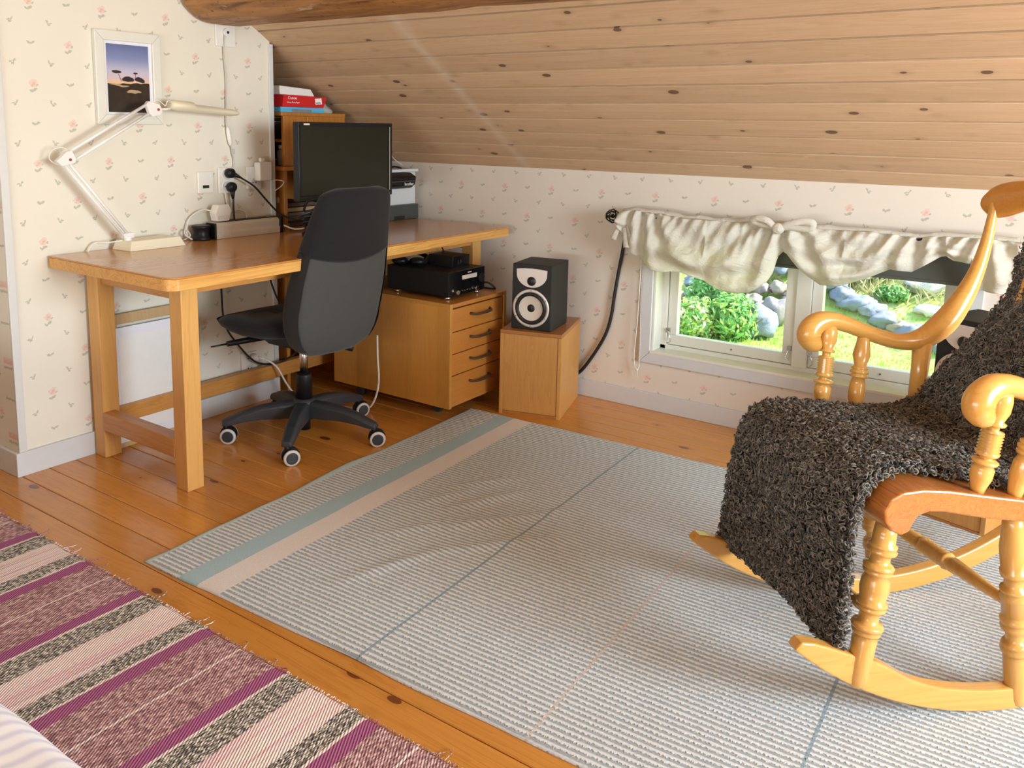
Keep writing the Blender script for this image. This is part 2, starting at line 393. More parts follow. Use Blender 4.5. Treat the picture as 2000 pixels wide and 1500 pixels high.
def wallpaper(name, ucoord, u0, v0, base=(.80, .735, .635)):
    P, H = .262, .1355
    m, nt, b = new_mat(name); setp(b, Roughness=.75); b.inputs['Specular IOR Level'].default_value = .25
    tc = nt.nodes.new('ShaderNodeNewGeometry'); sp = nt.nodes.new('ShaderNodeSeparateXYZ'); nt.links.new(tc.outputs['Position'], sp.inputs[0])
    wob = nt.nodes.new('ShaderNodeTexNoise'); wob.inputs['Scale'].default_value = 170; wob.inputs['Detail'].default_value = 2
    nt.links.new(tc.outputs['Position'], wob.inputs['Vector'])
    ws = nt.nodes.new('ShaderNodeSeparateColor'); nt.links.new(wob.outputs['Color'], ws.inputs[0])
    u = mth(nt, 'ADD', mth(nt, 'SUBTRACT', sp.outputs[ucoord], u0), mth(nt, 'MULTIPLY', mth(nt, 'SUBTRACT', ws.outputs[0], .5), .011))
    v = mth(nt, 'ADD', mth(nt, 'SUBTRACT', sp.outputs[2], v0), mth(nt, 'MULTIPLY', mth(nt, 'SUBTRACT', ws.outputs[1], .5), .011))
    row = mth(nt, 'FLOOR', mth(nt, 'ADD', mth(nt, 'DIVIDE', v, H), .5))
    par = mth(nt, 'ABSOLUTE', mth(nt, 'MODULO', row, 2))
    us = mth(nt, 'ADD', u, mth(nt, 'MULTIPLY', par, P / 2))
    def wrap(x, p): return mth(nt, 'WRAP', x, p / 2, -p / 2)
    ur = wrap(us, P); vr = mth(nt, 'SUBTRACT', v, mth(nt, 'MULTIPLY', row, H))
    um = wrap(mth(nt, 'ADD', us, P / 2), P)
    uq = wrap(mth(nt, 'ADD', u, P / 4), P / 2); vq = wrap(mth(nt, 'ADD', v, H / 2), H)
    par2 = mth(nt, 'SUBTRACT', mth(nt, 'MULTIPLY', mth(nt, 'ABSOLUTE', mth(nt, 'MODULO', mth(nt, 'FLOOR', mth(nt, 'DIVIDE', u, P / 2)), 2)), 2), 1)
    uq = mth(nt, 'MULTIPLY', uq, par2)
    def E(uu, vv, cx, cy, rx, ry, rot=0):
        n = nt.nodes.new('ShaderNodeGroup'); n.node_tree = EG
        nt.links.new(uu, n.inputs['u']); nt.links.new(vv, n.inputs['v'])
        for k, val in (('cx', cx), ('cy', cy), ('rx', rx), ('ry', ry), ('cos', math.cos(rot)), ('sin', math.sin(rot))): n.inputs[k].default_value = val
        return n.outputs[0]
    def union(l):
        r = l[0]
        for x in l[1:]: r = mth(nt, 'MAXIMUM', r, x)
        return r
    fine = nz(nt, None, 5, 3); nt.links.new(tc.outputs['Position'], nt.nodes[-1].inputs['Vector'])
    sp2 = nt.nodes.new('ShaderNodeTexNoise'); sp2.inputs['Scale'].default_value = 260; nt.links.new(tc.outputs['Position'], sp2.inputs['Vector'])
    c = mix(nt, fine, tuple(x * .97 for x in base), base)
    c = mix(nt, mth(nt, 'MULTIPLY', mth(nt, 'GREATER_THAN', sp2.outputs['Fac'], .63), .12), c, tuple(x * .8 for x in base))
    green = union([E(ur, vr, .004, -.020, .0095, .005, .5), E(ur, vr, -.008, -.024, .007, .004, -.7), E(ur, vr, .014, -.004, .005, .003, .6),
                   E(um, vr, -.006, 0, .0085, .004, -.5), E(um, vr, .007, .002, .008, .0042, .5),
                   E(uq, vq, 0, -.004, .0055, .0042, .2), E(uq, vq, .006, .006, .003, .008, -.5), E(uq, vq, -.006, .002, .006, .0028, .3)])
    c = mix(nt, mth(nt, 'MULTIPLY', green, .58), c, (.30, .32, .23))
    pink = union([E(ur, vr, 0, 0, .0125, .0125), E(ur, vr, .004, .008, .009, .008), E(ur, vr, -.011, .002, .005, .005)])
    c = mix(nt, mth(nt, 'MULTIPLY', pink, .50), c, (.76, .47, .41))
    core = union([E(ur, vr, .002, .002, .0055, .005), E(ur, vr, -.004, -.006, .004, .003, .6)])
    c = mix(nt, mth(nt, 'MULTIPLY', core, .36), c, (.66, .26, .24))
    nt.links.new(c, b.inputs['Base Color']); bump(nt, b, sp2.outputs['Fac'], .05, .001)
wallpaper('wallpaper_knee', 0, .11, .955, (.76, .695, .605))
wallpaper('wallpaper_left', 1, .134, 1.359, (.79, .75, .64))
wallpaper('wallpaper_return', 0, -.10, 1.30, (.79, .75, .64))
def photo_mat():
    """sunset landscape print: sky gradient, dark hills, acacias"""
    m, nt, b = new_mat('photo_print'); setp(b, Roughness=.3)
    tc = nt.nodes.new('ShaderNodeTexCoord'); sp = nt.nodes.new('ShaderNodeSeparateXYZ'); nt.links.new(tc.outputs['Object'], sp.inputs[0])
    # object coords: y across (0..w), z up (0..h); w .17, h .255
    y = sp.outputs[1]; z = sp.outputs[2]
    sk = ramp(nt, mth(nt, 'DIVIDE', z, .255), [(.40, (.80, .50, .22)), (.47, (.66, .50, .50)), (.58, (.52, .50, .62)), (.75, (.22, .27, .48)), (1, (.10, .13, .30))])
    rg = nt.nodes.new('ShaderNodeTexNoise'); rg.inputs['Scale'].default_value = 14; nt.links.new(tc.outputs['Object'], rg.inputs['Vector'])
    hill = mth(nt, 'LESS_THAN', z, mth(nt, 'ADD', mth(nt, 'ADD', .108, mth(nt, 'MULTIPLY', mth(nt, 'SUBTRACT', rg.outputs['Fac'], .5), .03)), mth(nt, 'MULTIPLY', y, -.02)))
    n2 = nt.nodes.new('ShaderNodeTexNoise'); n2.inputs['Scale'].default_value = 30; nt.links.new(tc.outputs['Object'], n2.inputs['Vector'])
    dark = mix(nt, n2.outputs['Fac'], (.010, .006, .004), (.045, .030, .018))
    c = mix(nt, hill, sk, dark)
    def E(cx, cy, rx, ry, rot=0):
        n = nt.nodes.new('ShaderNodeGroup'); n.node_tree = EG
        wv = mth(nt, 'ADD', z, mth(nt, 'MULTIPLY', mth(nt, 'SUBTRACT', n2.outputs['Fac'], .5), .012))
        nt.links.new(y, n.inputs['u']); nt.links.new(wv, n.inputs['v'])
        for k, val in (('cx', cx), ('cy', cy), ('rx', rx), ('ry', ry), ('cos', math.cos(rot)), ('sin', math.sin(rot))): n.inputs[k].default_value = val
        return n.outputs[0]
    tr = None
    for e in (E(.037, .146, .020, .006), E(.048, .128, .0012, .020, .45), E(.082, .120, .026, .010), E(.130, .120, .022, .010, -.2), E(.114, .143, .010, .003), E(.113, .135, .0010, .012)):
        tr = e if tr is None else mth(nt, 'MAXIMUM', tr, e)
    c = mix(nt, tr, c, (.025, .018, .022))
    sand = mth(nt, 'MAXIMUM', E(.045, .098, .042, .0035, -.12), E(.105, .076, .030, .006, .02))
    c = mix(nt, mth(nt, 'MULTIPLY', sand, .8), c, (.55, .40, .24))
    nt.links.new(c, b.inputs['Base Color'])
photo_mat()
def rug_mat():
    """flat-woven rug: ribs along x, coloured bands across; object coords x along, y across"""
    m, nt, b = new_mat('rug_weave'); setp(b, Roughness=.9); b.inputs['Specular IOR Level'].default_value = .15; b.inputs['Sheen Weight'].default_value = .1
    tc = nt.nodes.new('ShaderNodeTexCoord'); sp = nt.nodes.new('ShaderNodeSeparateXYZ'); nt.links.new(tc.outputs['Object'], sp.inputs[0])
    x, y = sp.outputs[0], sp.outputs[1]
    n = nt.nodes.new('ShaderNodeTexNoise'); n.inputs['Scale'].default_value = 1; n.inputs['Detail'].default_value = 2
    mp = nt.nodes.new('ShaderNodeMapping'); mp.inputs['Scale'].default_value = (130, 500, 1); nt.links.new(tc.outputs['Object'], mp.inputs[0]); nt.links.new(mp.outputs[0], n.inputs['Vector'])
    wob = nt.nodes.new('ShaderNodeTexNoise'); wob.inputs['Scale'].default_value = 7; nt.links.new(tc.outputs['Object'], wob.inputs['Vector'])
    yy = mth(nt, 'ADD', y, mth(nt, 'MULTIPLY', wob.outputs['Fac'], .006))
    cn = nt.nodes.new('ShaderNodeTexNoise'); cn.inputs['Scale'].default_value = 1; cn.inputs['Detail'].default_value = 1
    mp2 = nt.nodes.new('ShaderNodeMapping'); mp2.inputs['Scale'].default_value = (150, 58, 1); nt.links.new(tc.outputs['Object'], mp2.inputs[0]); nt.links.new(mp2.outputs[0], cn.inputs['Vector'])
    rib = mth(nt, 'SINE', mth(nt, 'ADD', mth(nt, 'MULTIPLY', yy, 2 * PI / .0172), mth(nt, 'MULTIPLY', mth(nt, 'SUBTRACT', cn.outputs['Fac'], .5), 2.2)))
    ribm = mth(nt, 'MULTIPLY_ADD', rib, .75, mth(nt, 'MULTIPLY_ADD', cn.outputs['Fac'], 1.2, -.04), clamp=True)
    speck = n.outputs['Fac']
    white = mix(nt, speck, (.62, .655, .66), (.84, .865, .86)); grey = mix(nt, speck, (.24, .30, .33), (.44, .50, .525))
    body = mix(nt, mth(nt, 'MULTIPLY', ribm, 1), grey, white)
    teal = mix(nt, speck, (.29, .45, .50), (.46, .61, .65)); pink = mix(nt, speck, (.62, .575, .545), (.86, .82, .77)); aqua = mix(nt, speck, (.46, .62, .64), (.60, .75, .75))
    def band(c, x0, x1, col, f=1.0):
        k = mth(nt, 'MULTIPLY', mth(nt, 'GREATER_THAN', x, x0), mth(nt, 'LESS_THAN', x, x1))
        return mix(nt, mth(nt, 'MULTIPLY', k, f), c, col), k
    c, k1 = band(body, .158, .232, teal); c, k2 = band(c, .232, .318, pink); c, k3 = band(c, -.06, .026, aqua)
    line = (.20, .30, .36)
    for x0, col in ((.795, line), (1.255, (.62, .53, .48)), (1.74, line), (2.2, (.62, .53, .48))):
        c, _ = band(c, x0, x0 + .0075, col, .8)
    nt.links.new(c, b.inputs['Base Color'])
    flat = mth(nt, 'SUBTRACT', 1, mth(nt, 'MAXIMUM', mth(nt, 'MAXIMUM', k1, k2), k3))
    h = mth(nt, 'ADD', mth(nt, 'MULTIPLY', mth(nt, 'MULTIPLY', ribm, flat), .8), mth(nt, 'MULTIPLY', speck, .5))
    bump(nt, b, h, .9, .004)
rug_mat()
def runner_mat():
    m, nt, b = new_mat('runner_weave'); setp(b, Roughness=.95); b.inputs['Specular IOR Level'].default_value = .1
    tc = nt.nodes.new('ShaderNodeTexCoord'); sp = nt.nodes.new('ShaderNodeSeparateXYZ'); nt.links.new(tc.outputs['Object'], sp.inputs[0])
    def tex(scale, s, det=2):
        mp = nt.nodes.new('ShaderNodeMapping'); mp.inputs['Scale'].default_value = scale; nt.links.new(tc.outputs['Object'], mp.inputs[0])
        n = nt.nodes.new('ShaderNodeTexNoise'); n.inputs['Scale'].default_value = s; n.inputs['Detail'].default_value = det; nt.links.new(mp.outputs[0], n.inputs['Vector']); return n.outputs['Fac']
    tw = tex((3.2, 1, 1), 75, 2); longn = tex((110, 1.6, 1), 1.0, 2); fine = tex((1, 1, 1), 420, 1)
    x = mth(nt, 'ADD', sp.outputs[0], mth(nt, 'MULTIPLY', mth(nt, 'SUBTRACT', tex((1, 1, 1), 60), .5), .006))
    purple = mix(nt, fine, (.25, .045, .155), (.42, .095, .27))
    mauve = ramp(nt, tw, [(.36, (.19, .075, .095)), (.50, (.40, .205, .225)), (.62, (.70, .50, .49))])
    pinkc = ramp(nt, longn, [(.25, (.38, .36, .52)), (.36, (.78, .50, .53)), (.48, (.88, .72, .70)), (.60, (.86, .82, .75)), (.76, (.80, .44, .50))])
    tweed = ramp(nt, tex((3.5, 1, 1), 90, 1), [(.40, (.045, .042, .040)), (.50, (.20, .19, .17)), (.58, (.74, .71, .63))])
    cream = (.86, .76, .71)
    u = mth(nt, 'FRACT', mth(nt, 'DIVIDE', mth(nt, 'SUBTRACT', x, .46), .542))
    # one repeat: purple, cream line, tweed, pink, tweed, cream, purple, mauve, cream line, mauve
    seq = [(0, purple), (.068, cream), (.082, tweed), (.215, pinkc), (.420, tweed), (.515, cream), (.530, purple), (.602, mauve), (.782, cream), (.792, mauve)]
    c = None
    for st, col in seq:
        if c is None: c = col; continue
        c = mix(nt, mth(nt, 'GREATER_THAN', u, st), c, col)
    # fine diagonal weave relief
    wv = mth(nt, 'SINE', mth(nt, 'ADD', mth(nt, 'MULTIPLY', sp.outputs[0], 900), mth(nt, 'MULTIPLY', sp.outputs[1], 520)))
    c = mix(nt, mth(nt, 'MULTIPLY', mth(nt, 'MULTIPLY_ADD', wv, .5, .5), .18), c, (.78, .68, .62))
    nt.links.new(c, b.inputs['Base Color'])
    bump(nt, b, mth(nt, 'ADD', mth(nt, 'MULTIPLY', wv, .4), tw), .7, .003)
runner_mat()
def fleece_mat():
    m, nt, b = new_mat('fleece'); setp(b, Roughness=.62); b.inputs['Specular IOR Level'].default_value = .35
    at = nt.nodes.new('ShaderNodeAttribute'); at.attribute_name = 'tone'
    c = ramp(nt, at.outputs['Fac'], [(0, (.022, .020, .017)), (.45, (.125, .115, .10)), (.8, (.27, .252, .222)), (1, (.46, .435, .39))])
    nt.links.new(c, b.inputs['Base Color'])
fleece_mat(); plain('hide', (.032, .029, .026), .9)
def log_mat():
    m, nt, b = new_mat('log_wood'); setp(b, Roughness=.55)
    v = coords(nt, 'Object', (2.2, 14, 14)); f = nz(nt, v, 2, 5, .6, .6)
    c = ramp(nt, f, [(.28, (.13, .050, .014)), (.48, (.36, .165, .048)), (.72, (.50, .26, .085))])
    v2 = coords(nt, 'Object', (5, 14, 14)); n2 = nz(nt, v2, 1.3, 4, .6)
    fl = mth(nt, 'MULTIPLY', mth(nt, 'SUBTRACT', n2, .63), 14, clamp=True)
    c = mix(nt, mth(nt, 'MULTIPLY', fl, .75), c, (.55, .43, .28))
    sp = nz(nt, coords(nt, 'Object', (1, 1, 1)), 45, 2); c = mix(nt, mth(nt, 'MULTIPLY', mth(nt, 'SUBTRACT', sp, .62), 6, clamp=True), c, (.07, .025, .008))
    nt.links.new(c, b.inputs['Base Color']); bump(nt, b, f, .5, .01)
log_mat()
# garden
def leaf_mat(name, c1, c2):
    m, nt, b = new_mat(name); setp(b, Roughness=.55)
    f = nz(nt, coords(nt), 9, 2); c = mix(nt, f, c1, c2); nt.links.new(c, b.inputs['Base Color'])
    tr = nt.nodes.new('ShaderNodeBsdfTranslucent'); nt.links.new(c, tr.inputs[0])
    ms = nt.nodes.new('ShaderNodeMixShader'); ms.inputs[0].default_value = .35; out = nt.nodes['Material Output']
    nt.links.new(b.outputs[0], ms.inputs[1]); nt.links.new(tr.outputs[0], ms.inputs[2]); nt.links.new(ms.outputs[0], out.inputs[0])
leaf_mat('leaf_green', (.10, .34, .08), (.30, .60, .18)); leaf_mat('leaf_lime', (.34, .56, .08), (.62, .72, .22))
leaf_mat('leaf_dark', (.07, .20, .05), (.20, .38, .10)); leaf_mat('leaf_yellow', (.42, .52, .10), (.72, .72, .25))
leaf_mat('blossom', (.74, .74, .44), (.86, .82, .62)); leaf_mat('grass_blade', (.26, .48, .07), (.52, .68, .14)); leaf_mat('dry_grass', (.50, .46, .22), (.66, .62, .34))
def ground_mat():
    m, nt, b = new_mat('lawn'); setp(b, Roughness=.9); f = nz(nt, coords(nt), 2.2, 5, .6)
    nt.links.new(ramp(nt, f, [(.3, (.20, .36, .06)), (.5, (.42, .58, .12)), (.7, (.62, .62, .28))]), b.inputs['Base Color'])
ground_mat()
def stone_mat(name, c1, c2):
    m, nt, b = new_mat(name); setp(b, Roughness=.8); v, r = coords(nt, 'Object', (1, 1, 1), 1); f = nz(nt, v, 9, 5, .65)
    c = mix(nt, f, c1, c2); nt.links.new(c, b.inputs['Base Color']); bump(nt, b, f, .6, .02)
stone_mat('stone_blue', (0.115, 0.144, 0.194), (0.302, 0.331, 0.374)); stone_mat('stone_pink', (0.248, 0.205, 0.192), (0.422, 0.372, 0.347)); stone_mat('stone_tan', (0.294, 0.231, 0.168), (0.462, 0.406, 0.322)); stone_mat('stone_pale', (0.468, 0.442, 0.374), (0.680, 0.663, 0.595))

# ------------------------------------------------------------------ room shell
def struct(name, mb, mat, label, bevel=0, parent=None, loc=None):
    return obj(name, mb, mat, parent, label, None, None, 'structure', bevel=bevel, loc=loc)
def zc(y): return ZK + SL * (K - y)
YR = -.75                    # ridge
def zceil(y): return zc(y) if y >= YR else zc(2 * YR - y)
XR = 5.2; YO = 2 * YR - K    # right gable, opposite knee wall
# floor with planks
fl = struct('floor', MB().box(-1.6, XR, YO, K, -.09, -.026), 'floor_wood', 'varnished orange pine plank floor')
pw = .098
pm = MB().box(0, 1, .0012, pw - .0012, -.026, 0); protos = {}
def plank(x0, x1, y0, w=pw):
    o = obj('plank', MB().box(x0, x1, y0 + .0014, y0 + w - .0014, -.026, 0), 'floor_wood', fl, world=False, bevel=.0022, seg=1, loc=(0, 0, 0))
    return o
y = .003 - pw * 12
while y < K:
    w = min(pw, K - y)
    x = -1.55
    if y < -1.05: plank(-1.55, XR, y, w)
    else:
        cuts = sorted([random.uniform(-.9, -.2), random.uniform(1.2, 4.6)])
        for a_, b_ in zip([-1.55] + cuts, cuts + [XR]): plank(a_, b_, y, w)
    y += pw
struct('floor_rear', MB().box(-1.6, XR, YO, .003 - pw * 12, -.026, 0), 'floor_wood', 'rest of the pine floor behind the viewer')
# left closet block (wallpapered), its end trims
WE = 1.172
struct('wall_left', MB().prism([(.0, 0), (WE, 0), (WE, zc(WE)), (.85, zc(.85)), (0, zc(0))], 0, -.06, 0), 'wallpaper_left', 'cream rose wallpaper wall behind the desk')
struct('wall_left_return', MB().prism([(-1.6, 0), (-.06, 0), (-.06, zc(0)), (-1.6, zc(0))], 1, 0, .06), 'wallpaper_return', 'narrow wallpapered return wall at the left edge')
struct('wall_left_end', MB().prism([(-1.6, 0), (-.06, 0), (-.06, zc(WE) - .005), (-1.6, zc(WE) - .005)], 1, WE - .06, WE), 'trim_paint', 'end face of the closet wall beside the shelf')
struct('trim_1', MB().box(-.001, .009, .0, .028, .085, 2.24), 'trim_paint', 'grey vertical corner strip at the left wall edge', bevel=.002)
struct('trim_2', MB().box(-.07, .008, WE - .012, WE + .012, .085, zc(WE) - .012), 'trim_paint', 'pale vertical end strip of the desk wall', bevel=.002)
struct('baseboard_left', MB().box(0, .014, -.0135, WE + .012, 0, .086), 'base_paint', 'grey white baseboard under the desk', bevel=.002)
struct('baseboard_return', MB().box(-1.6, 0, -.0135, 0, 0, .086), 'base_paint', 'short baseboard at the left edge', bevel=.002)
# alcove
struct('wall_alcove', MB().box(-.62, -.56, WE, K, 0, 1.7), 'wallpaper_left', 'wallpapered back of the alcove behind the shelf')
# knee wall with window opening
WX0, WX1, WZ0, WZ1 = 1.434, 2.628, .265, .80
kw = MB(); TH = .13
for a_, b_, c_, d_ in ((-1.6, WX0, -.1, ZK + .03), (WX1, XR + .1, -.1, ZK + .03), (WX0, WX1, -.1, WZ0), (WX0, WX1, WZ1, ZK + .03)): kw.box(a_, b_, K, K + TH, c_, d_)
struct('wall_knee', kw, 'wallpaper_knee', 'low rose wallpaper knee wall with the window')
struct('baseboard_knee', MB().box(-.56, XR, K - .014, K, 0, .078), 'base_paint', 'grey white baseboard below the window', bevel=.002)
struct('trim_3', MB().box(.882, .8835, K - .0006, K + .002, .078, ZK), 'wallpaper_knee', 'faint wallpaper seam right of the desk')
# window: casing, reveal, sashes
win = struct('window_1', MB().box(WX0, WX1, K + TH - .012, K + TH + .01, WZ0 - .02, WZ0 + .012), 'window_paint', 'low white wooden two-sash window in the knee wall')
cw = .052
wp = lambda n, mb, m='window_paint', bv=.003, par=None: obj(n, mb, m, par or win, bevel=bv)
wp('casing', MB().prism([(WX0 - cw, WZ0 - cw), (WX1 + cw, WZ0 - cw), (WX1, WZ0), (WX0, WZ0)], 1, K - .016, K + .002), 'base_paint')
wp('casing', MB().prism([(WX0 - cw, WZ0 - cw), (WX0, WZ0), (WX0, WZ1), (WX0 - cw, WZ1 + cw)], 1, K - .016, K + .002), 'base_paint')
wp('casing', MB().prism([(WX1 + cw, WZ0 - cw), (WX1 + cw, WZ1 + cw), (WX1, WZ1), (WX1, WZ0)], 1, K - .016, K + .002), 'base_paint')
wp('casing', MB().prism([(WX0 - cw, WZ1 + cw), (WX0, WZ1), (WX1, WZ1), (WX1 + cw, WZ1 + cw)], 1, K - .016, K + .002), 'base_paint')
wp('sill_board', MB().box(WX0, WX1, K - .018, K + .085, WZ0 - .006, WZ0 + .006), 'window_paint', .002)
wp('reveal', MB().box(WX0, WX0 + .012, K - .004, K + .09, WZ0, WZ1)); wp('reveal', MB().box(WX1 - .012, WX1, K - .004, K + .09, WZ0, WZ1))
YS0, YS1 = K + .078, K + .118
wp('outer_frame', MB().box(WX0, WX0 + .038, YS0 - .006, YS1, WZ0, WZ1)); wp('outer_frame', MB().box(WX1 - .038, WX1, YS0 - .006, YS1, WZ0, WZ1))
wp('outer_frame', MB().box(WX0, WX1, YS0 - .006, YS1, WZ0 - .002, WZ0 + .024)); wp('outer_frame', MB().box(WX0, WX1, YS0 - .006, YS1, WZ1 - .02, WZ1))
MX = 2.05
wp('mullion', MB().box(MX - .030, MX + .030, YS0 - .012, YS1, WZ0 + .02, WZ1 - .01))
for x0, x1 in ((WX0 + .040, MX - .031), (MX + .031, WX1 - .040)):
    z0, z1 = WZ0 + .026, WZ1 - .02
    s_ = wp('sash', MB().box(x0, x1, YS0, YS1 - .004, z0, z0 + .045))
    wp('sash_rail', MB().box(x0, x0 + .042, YS0, YS1 - .004, z0 + .045, z1 - .04), par=s_); wp('sash_rail', MB().box(x1 - .042, x1, YS0, YS1 - .004, z0 + .045, z1 - .04), par=s_); wp('sash_rail', MB().box(x0, x1, YS0, YS1 - .004, z1 - .04, z1), par=s_)
    g_ = obj('pane', MB().box(x0 + .03, x1 - .03, YS0 + .024, YS0 + .027, z0 + .03, z1 - .03), 'glass', s_)
    obj('peg', MB().cyl((.5 * (x0 + x1) + .02, YS0 - .003, z0 + .022), (.5 * (x0 + x1) + .02, YS0 + .002, z0 + .022), .0035), 'lavender', s_)
    for hx, sg in ((x0 + .006, 1),) if x0 < 1.6 else ((x0 + .006, 1),):
        h = obj('hook_latch', MB().box(hx - .008, hx + .010, YS0 - .016, YS0, z0 + .055, z0 + .075).tube(spline([(hx, YS0 - .014, z0 + .065), (hx + .012 * sg, YS0 - .022, z0 + .045), (hx + .018 * sg, YS0 - .02, z0 + .02), (hx + .006 * sg, YS0 - .02, z0 + .012), (hx + .002, YS0 - .02, z0 + .03), (hx + .008, YS0 - .018, z0 + .05)], 5), .0022, 6), 'steel', s_)
h = obj('hook_latch', MB().box(MX - .050, MX - .034, YS0 - .014, YS0, WZ0 + .085, WZ0 + .105).tube(spline([(MX - .042, YS0 - .014, WZ0 + .09), (MX - .05, YS0 - .02, WZ0 + .06), (MX - .04, YS0 - .02, WZ0 + .05), (MX - .038, YS0 - .018, WZ0 + .08)], 5), .0022, 6), 'steel', win)
# sloped ceiling: slabs above, boards below
def slab(pts, x0, x1): return MB().prism(pts, 0, x0, x1)
cl = struct('ceiling', slab([(K + .55, zc(K + .55) + .03), (YR, zc(YR) + .03), (YR, zc(YR) + .13), (K + .55, zc(K + .55) + .13)], -1.6, XR + .2), 'ceiling_wood', 'sloping pine board ceiling above the window')  # slab runs past the knee wall as an added, unseen eave blocking the sun
ln = math.hypot(1, SL); d = Vector((0, -1 / ln, SL / ln)); nrm = Vector((0, -SL / ln, -1 / ln))
bw = .1135; nb = 15
for i in range(nb):
    a = i * bw - .012; b_ = a + bw
    p0 = Vector((0, K, ZK)) + d * (a + .0052); p1 = Vector((0, K, ZK)) + d * (b_ - .0052)
    th = .030
    # slightly tilted boards, lower edge proud, deep joint between them
    jt = random.uniform(-.0012, .0012)
    q = [p0 + nrm * (.0 + jt), p0 - nrm * th, p1 - nrm * th, p1 + nrm * (.0010 - jt), p0.lerp(p1, .5) + nrm * .0022]
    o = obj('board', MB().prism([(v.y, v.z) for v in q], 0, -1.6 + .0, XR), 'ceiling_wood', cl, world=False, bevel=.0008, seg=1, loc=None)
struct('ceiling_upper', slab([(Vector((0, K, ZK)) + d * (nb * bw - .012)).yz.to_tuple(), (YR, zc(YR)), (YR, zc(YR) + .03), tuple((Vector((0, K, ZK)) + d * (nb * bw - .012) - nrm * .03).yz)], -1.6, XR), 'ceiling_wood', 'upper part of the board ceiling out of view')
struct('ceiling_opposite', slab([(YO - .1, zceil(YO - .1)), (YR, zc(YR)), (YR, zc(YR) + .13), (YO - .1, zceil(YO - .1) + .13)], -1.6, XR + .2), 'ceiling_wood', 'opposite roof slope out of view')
# remaining walls (out of view) with window openings that let the daylight in
def gable(name, x0, x1, openings, label, mat):
    m = MB()
    if not openings:
        m.prism([(YO, -.1), (K, -.1), (K, ZK), (YR, zc(YR)), (YO, ZK)], 0, x0, x1)
    else:
        (ya, yb, za, zb), = openings
        m.prism([(YO, -.1), (ya, -.1), (ya, zceil(ya)), (YR, zc(YR)) if ya > YR else (ya, zceil(ya)), (YO, ZK)], 0, x0, x1)
        m.prism([(yb, -.1), (K, -.1), (K, ZK), (yb, zceil(yb))], 0, x0, x1)
        m.prism([(ya, -.1), (yb, -.1), (yb, za), (ya, za)], 0, x0, x1); m.prism([(ya, zb), (yb, zb), (yb, zceil(yb)), (ya, zceil(ya))], 0, x0, x1)
    struct(name, m, mat, label)
gable('wall_right', XR, XR + .12, [(-.62, .92, .60, 2.0)], 'right gable wall with a window out of view', 'wallpaper_left')
gable('wall_left_rear', -1.6, -1.5, [], 'left gable wall out of view', 'wallpaper_left')
m = MB()
for a_, b_, c_, d_ in ((-1.6, .55, -.1, ZK), (3.25, XR + .1, -.1, ZK), (.55, 3.25, -.1, .33), (.55, 3.25, .99, ZK)): m.box(a_, b_, YO - .12, YO, c_, d_)
struct('wall_opposite', m, 'wallpaper_knee', 'opposite knee wall with windows out of view')
# roof log (purlin)
def log_fn(u, v):
    an = 2 * PI * u; x = -.02 + v * 5.2
    c_, s_ = math.cos(an), math.sin(an)
    e = .72
    yy = math.copysign(abs(c_) ** e, c_) * .205; zz = math.copysign(abs(s_) ** e, s_) * .205
    k = 1 + .05 * mnoise.noise(Vector((x * 1.1, c_ * 1.2, s_ * 1.2))) + .035 * mnoise.noise(Vector((x * 6, c_ * 4, s_ * 4)))
    endr = min(1, .86 + .14 * math.sqrt(max(0, min(1, (x + .02) / .03))))
    drift = .010 * math.sin(x * 1.4 + .4) - .012 * min(1, x)
    return Vector((x, .912 + yy * k * endr, 1.828 + drift + zz * k * endr))
obj('roof_beam', MB().grid(log_fn, 48, 120, closed=True), 'log_wood', None, 'rough round brown roof log running under the sloping ceiling', 'beam', loc=(0, .905, 1.842))

# ------------------------------------------------------------------ desk
ZT = .768
dk = thing('desk', 'long honey-coloured wooden desk with square legs along the wallpaper wall', 'desk', (.36, 1.07, 0))
DX0, DX1, DY0, DY1 = .016, .715, .142, 2.0
r = .04
poly = [(DX0, DY0), (DX1 - r, DY0)] + [(DX1 - r + r * math.sin(t), DY0 + r - r * math.cos(t)) for t in [PI / 2 * k / 8 for k in range(1, 9)]] + [(DX1, DY1), (DX0, DY1)]
obj('tabletop', MB().prism(poly, 2, ZT - .006, ZT), 'desk_wood_top', dk, bevel=.003)
obj('tabletop_edge', MB().prism([(x - (.0006 if x > .3 else 0), y + (.0006 if y < 1 else -.0006)) for x, y in poly], 2, ZT - .043, ZT - .006), 'desk_wood_edge', dk, bevel=.002)
LW = .066
for lx in (.018, .512):
    for ly in (.274, 1.900):
        obj('leg', MB().box(lx, lx + LW, ly, ly + LW, 0, ZT - .043), 'desk_wood_leg', dk, bevel=.003)
        obj('dowel', MB().cyl((lx + .033, ly - .0012, ZT - .068), (lx + .033, ly + .004, ZT - .068), .005, 10), 'desk_wood_x', dk)
for ly in (.288, 1.915):
    obj('end_apron', MB().box(.084, .512, ly, ly + .028, ZT - .112, ZT - .043), 'desk_wood_x', dk, bevel=.002)
    obj('foot_rail', MB().box(.078, .512, ly - .016, ly + .035, .108, .176), 'desk_wood_x', dk, bevel=.003)
obj('front_apron', MB().box(.541, .566, .34, 1.9, ZT - .092, ZT - .043), 'desk_wood_y', dk, bevel=.002)
obj('rear_apron', MB().box(.03, .055, .34, 1.9, ZT - .112, ZT - .043), 'desk_wood_y', dk, bevel=.002)
obj('rear_rail', MB().box(.03, .068, .34, 1.9, .110, .172), 'desk_wood_y', dk, bevel=.003)

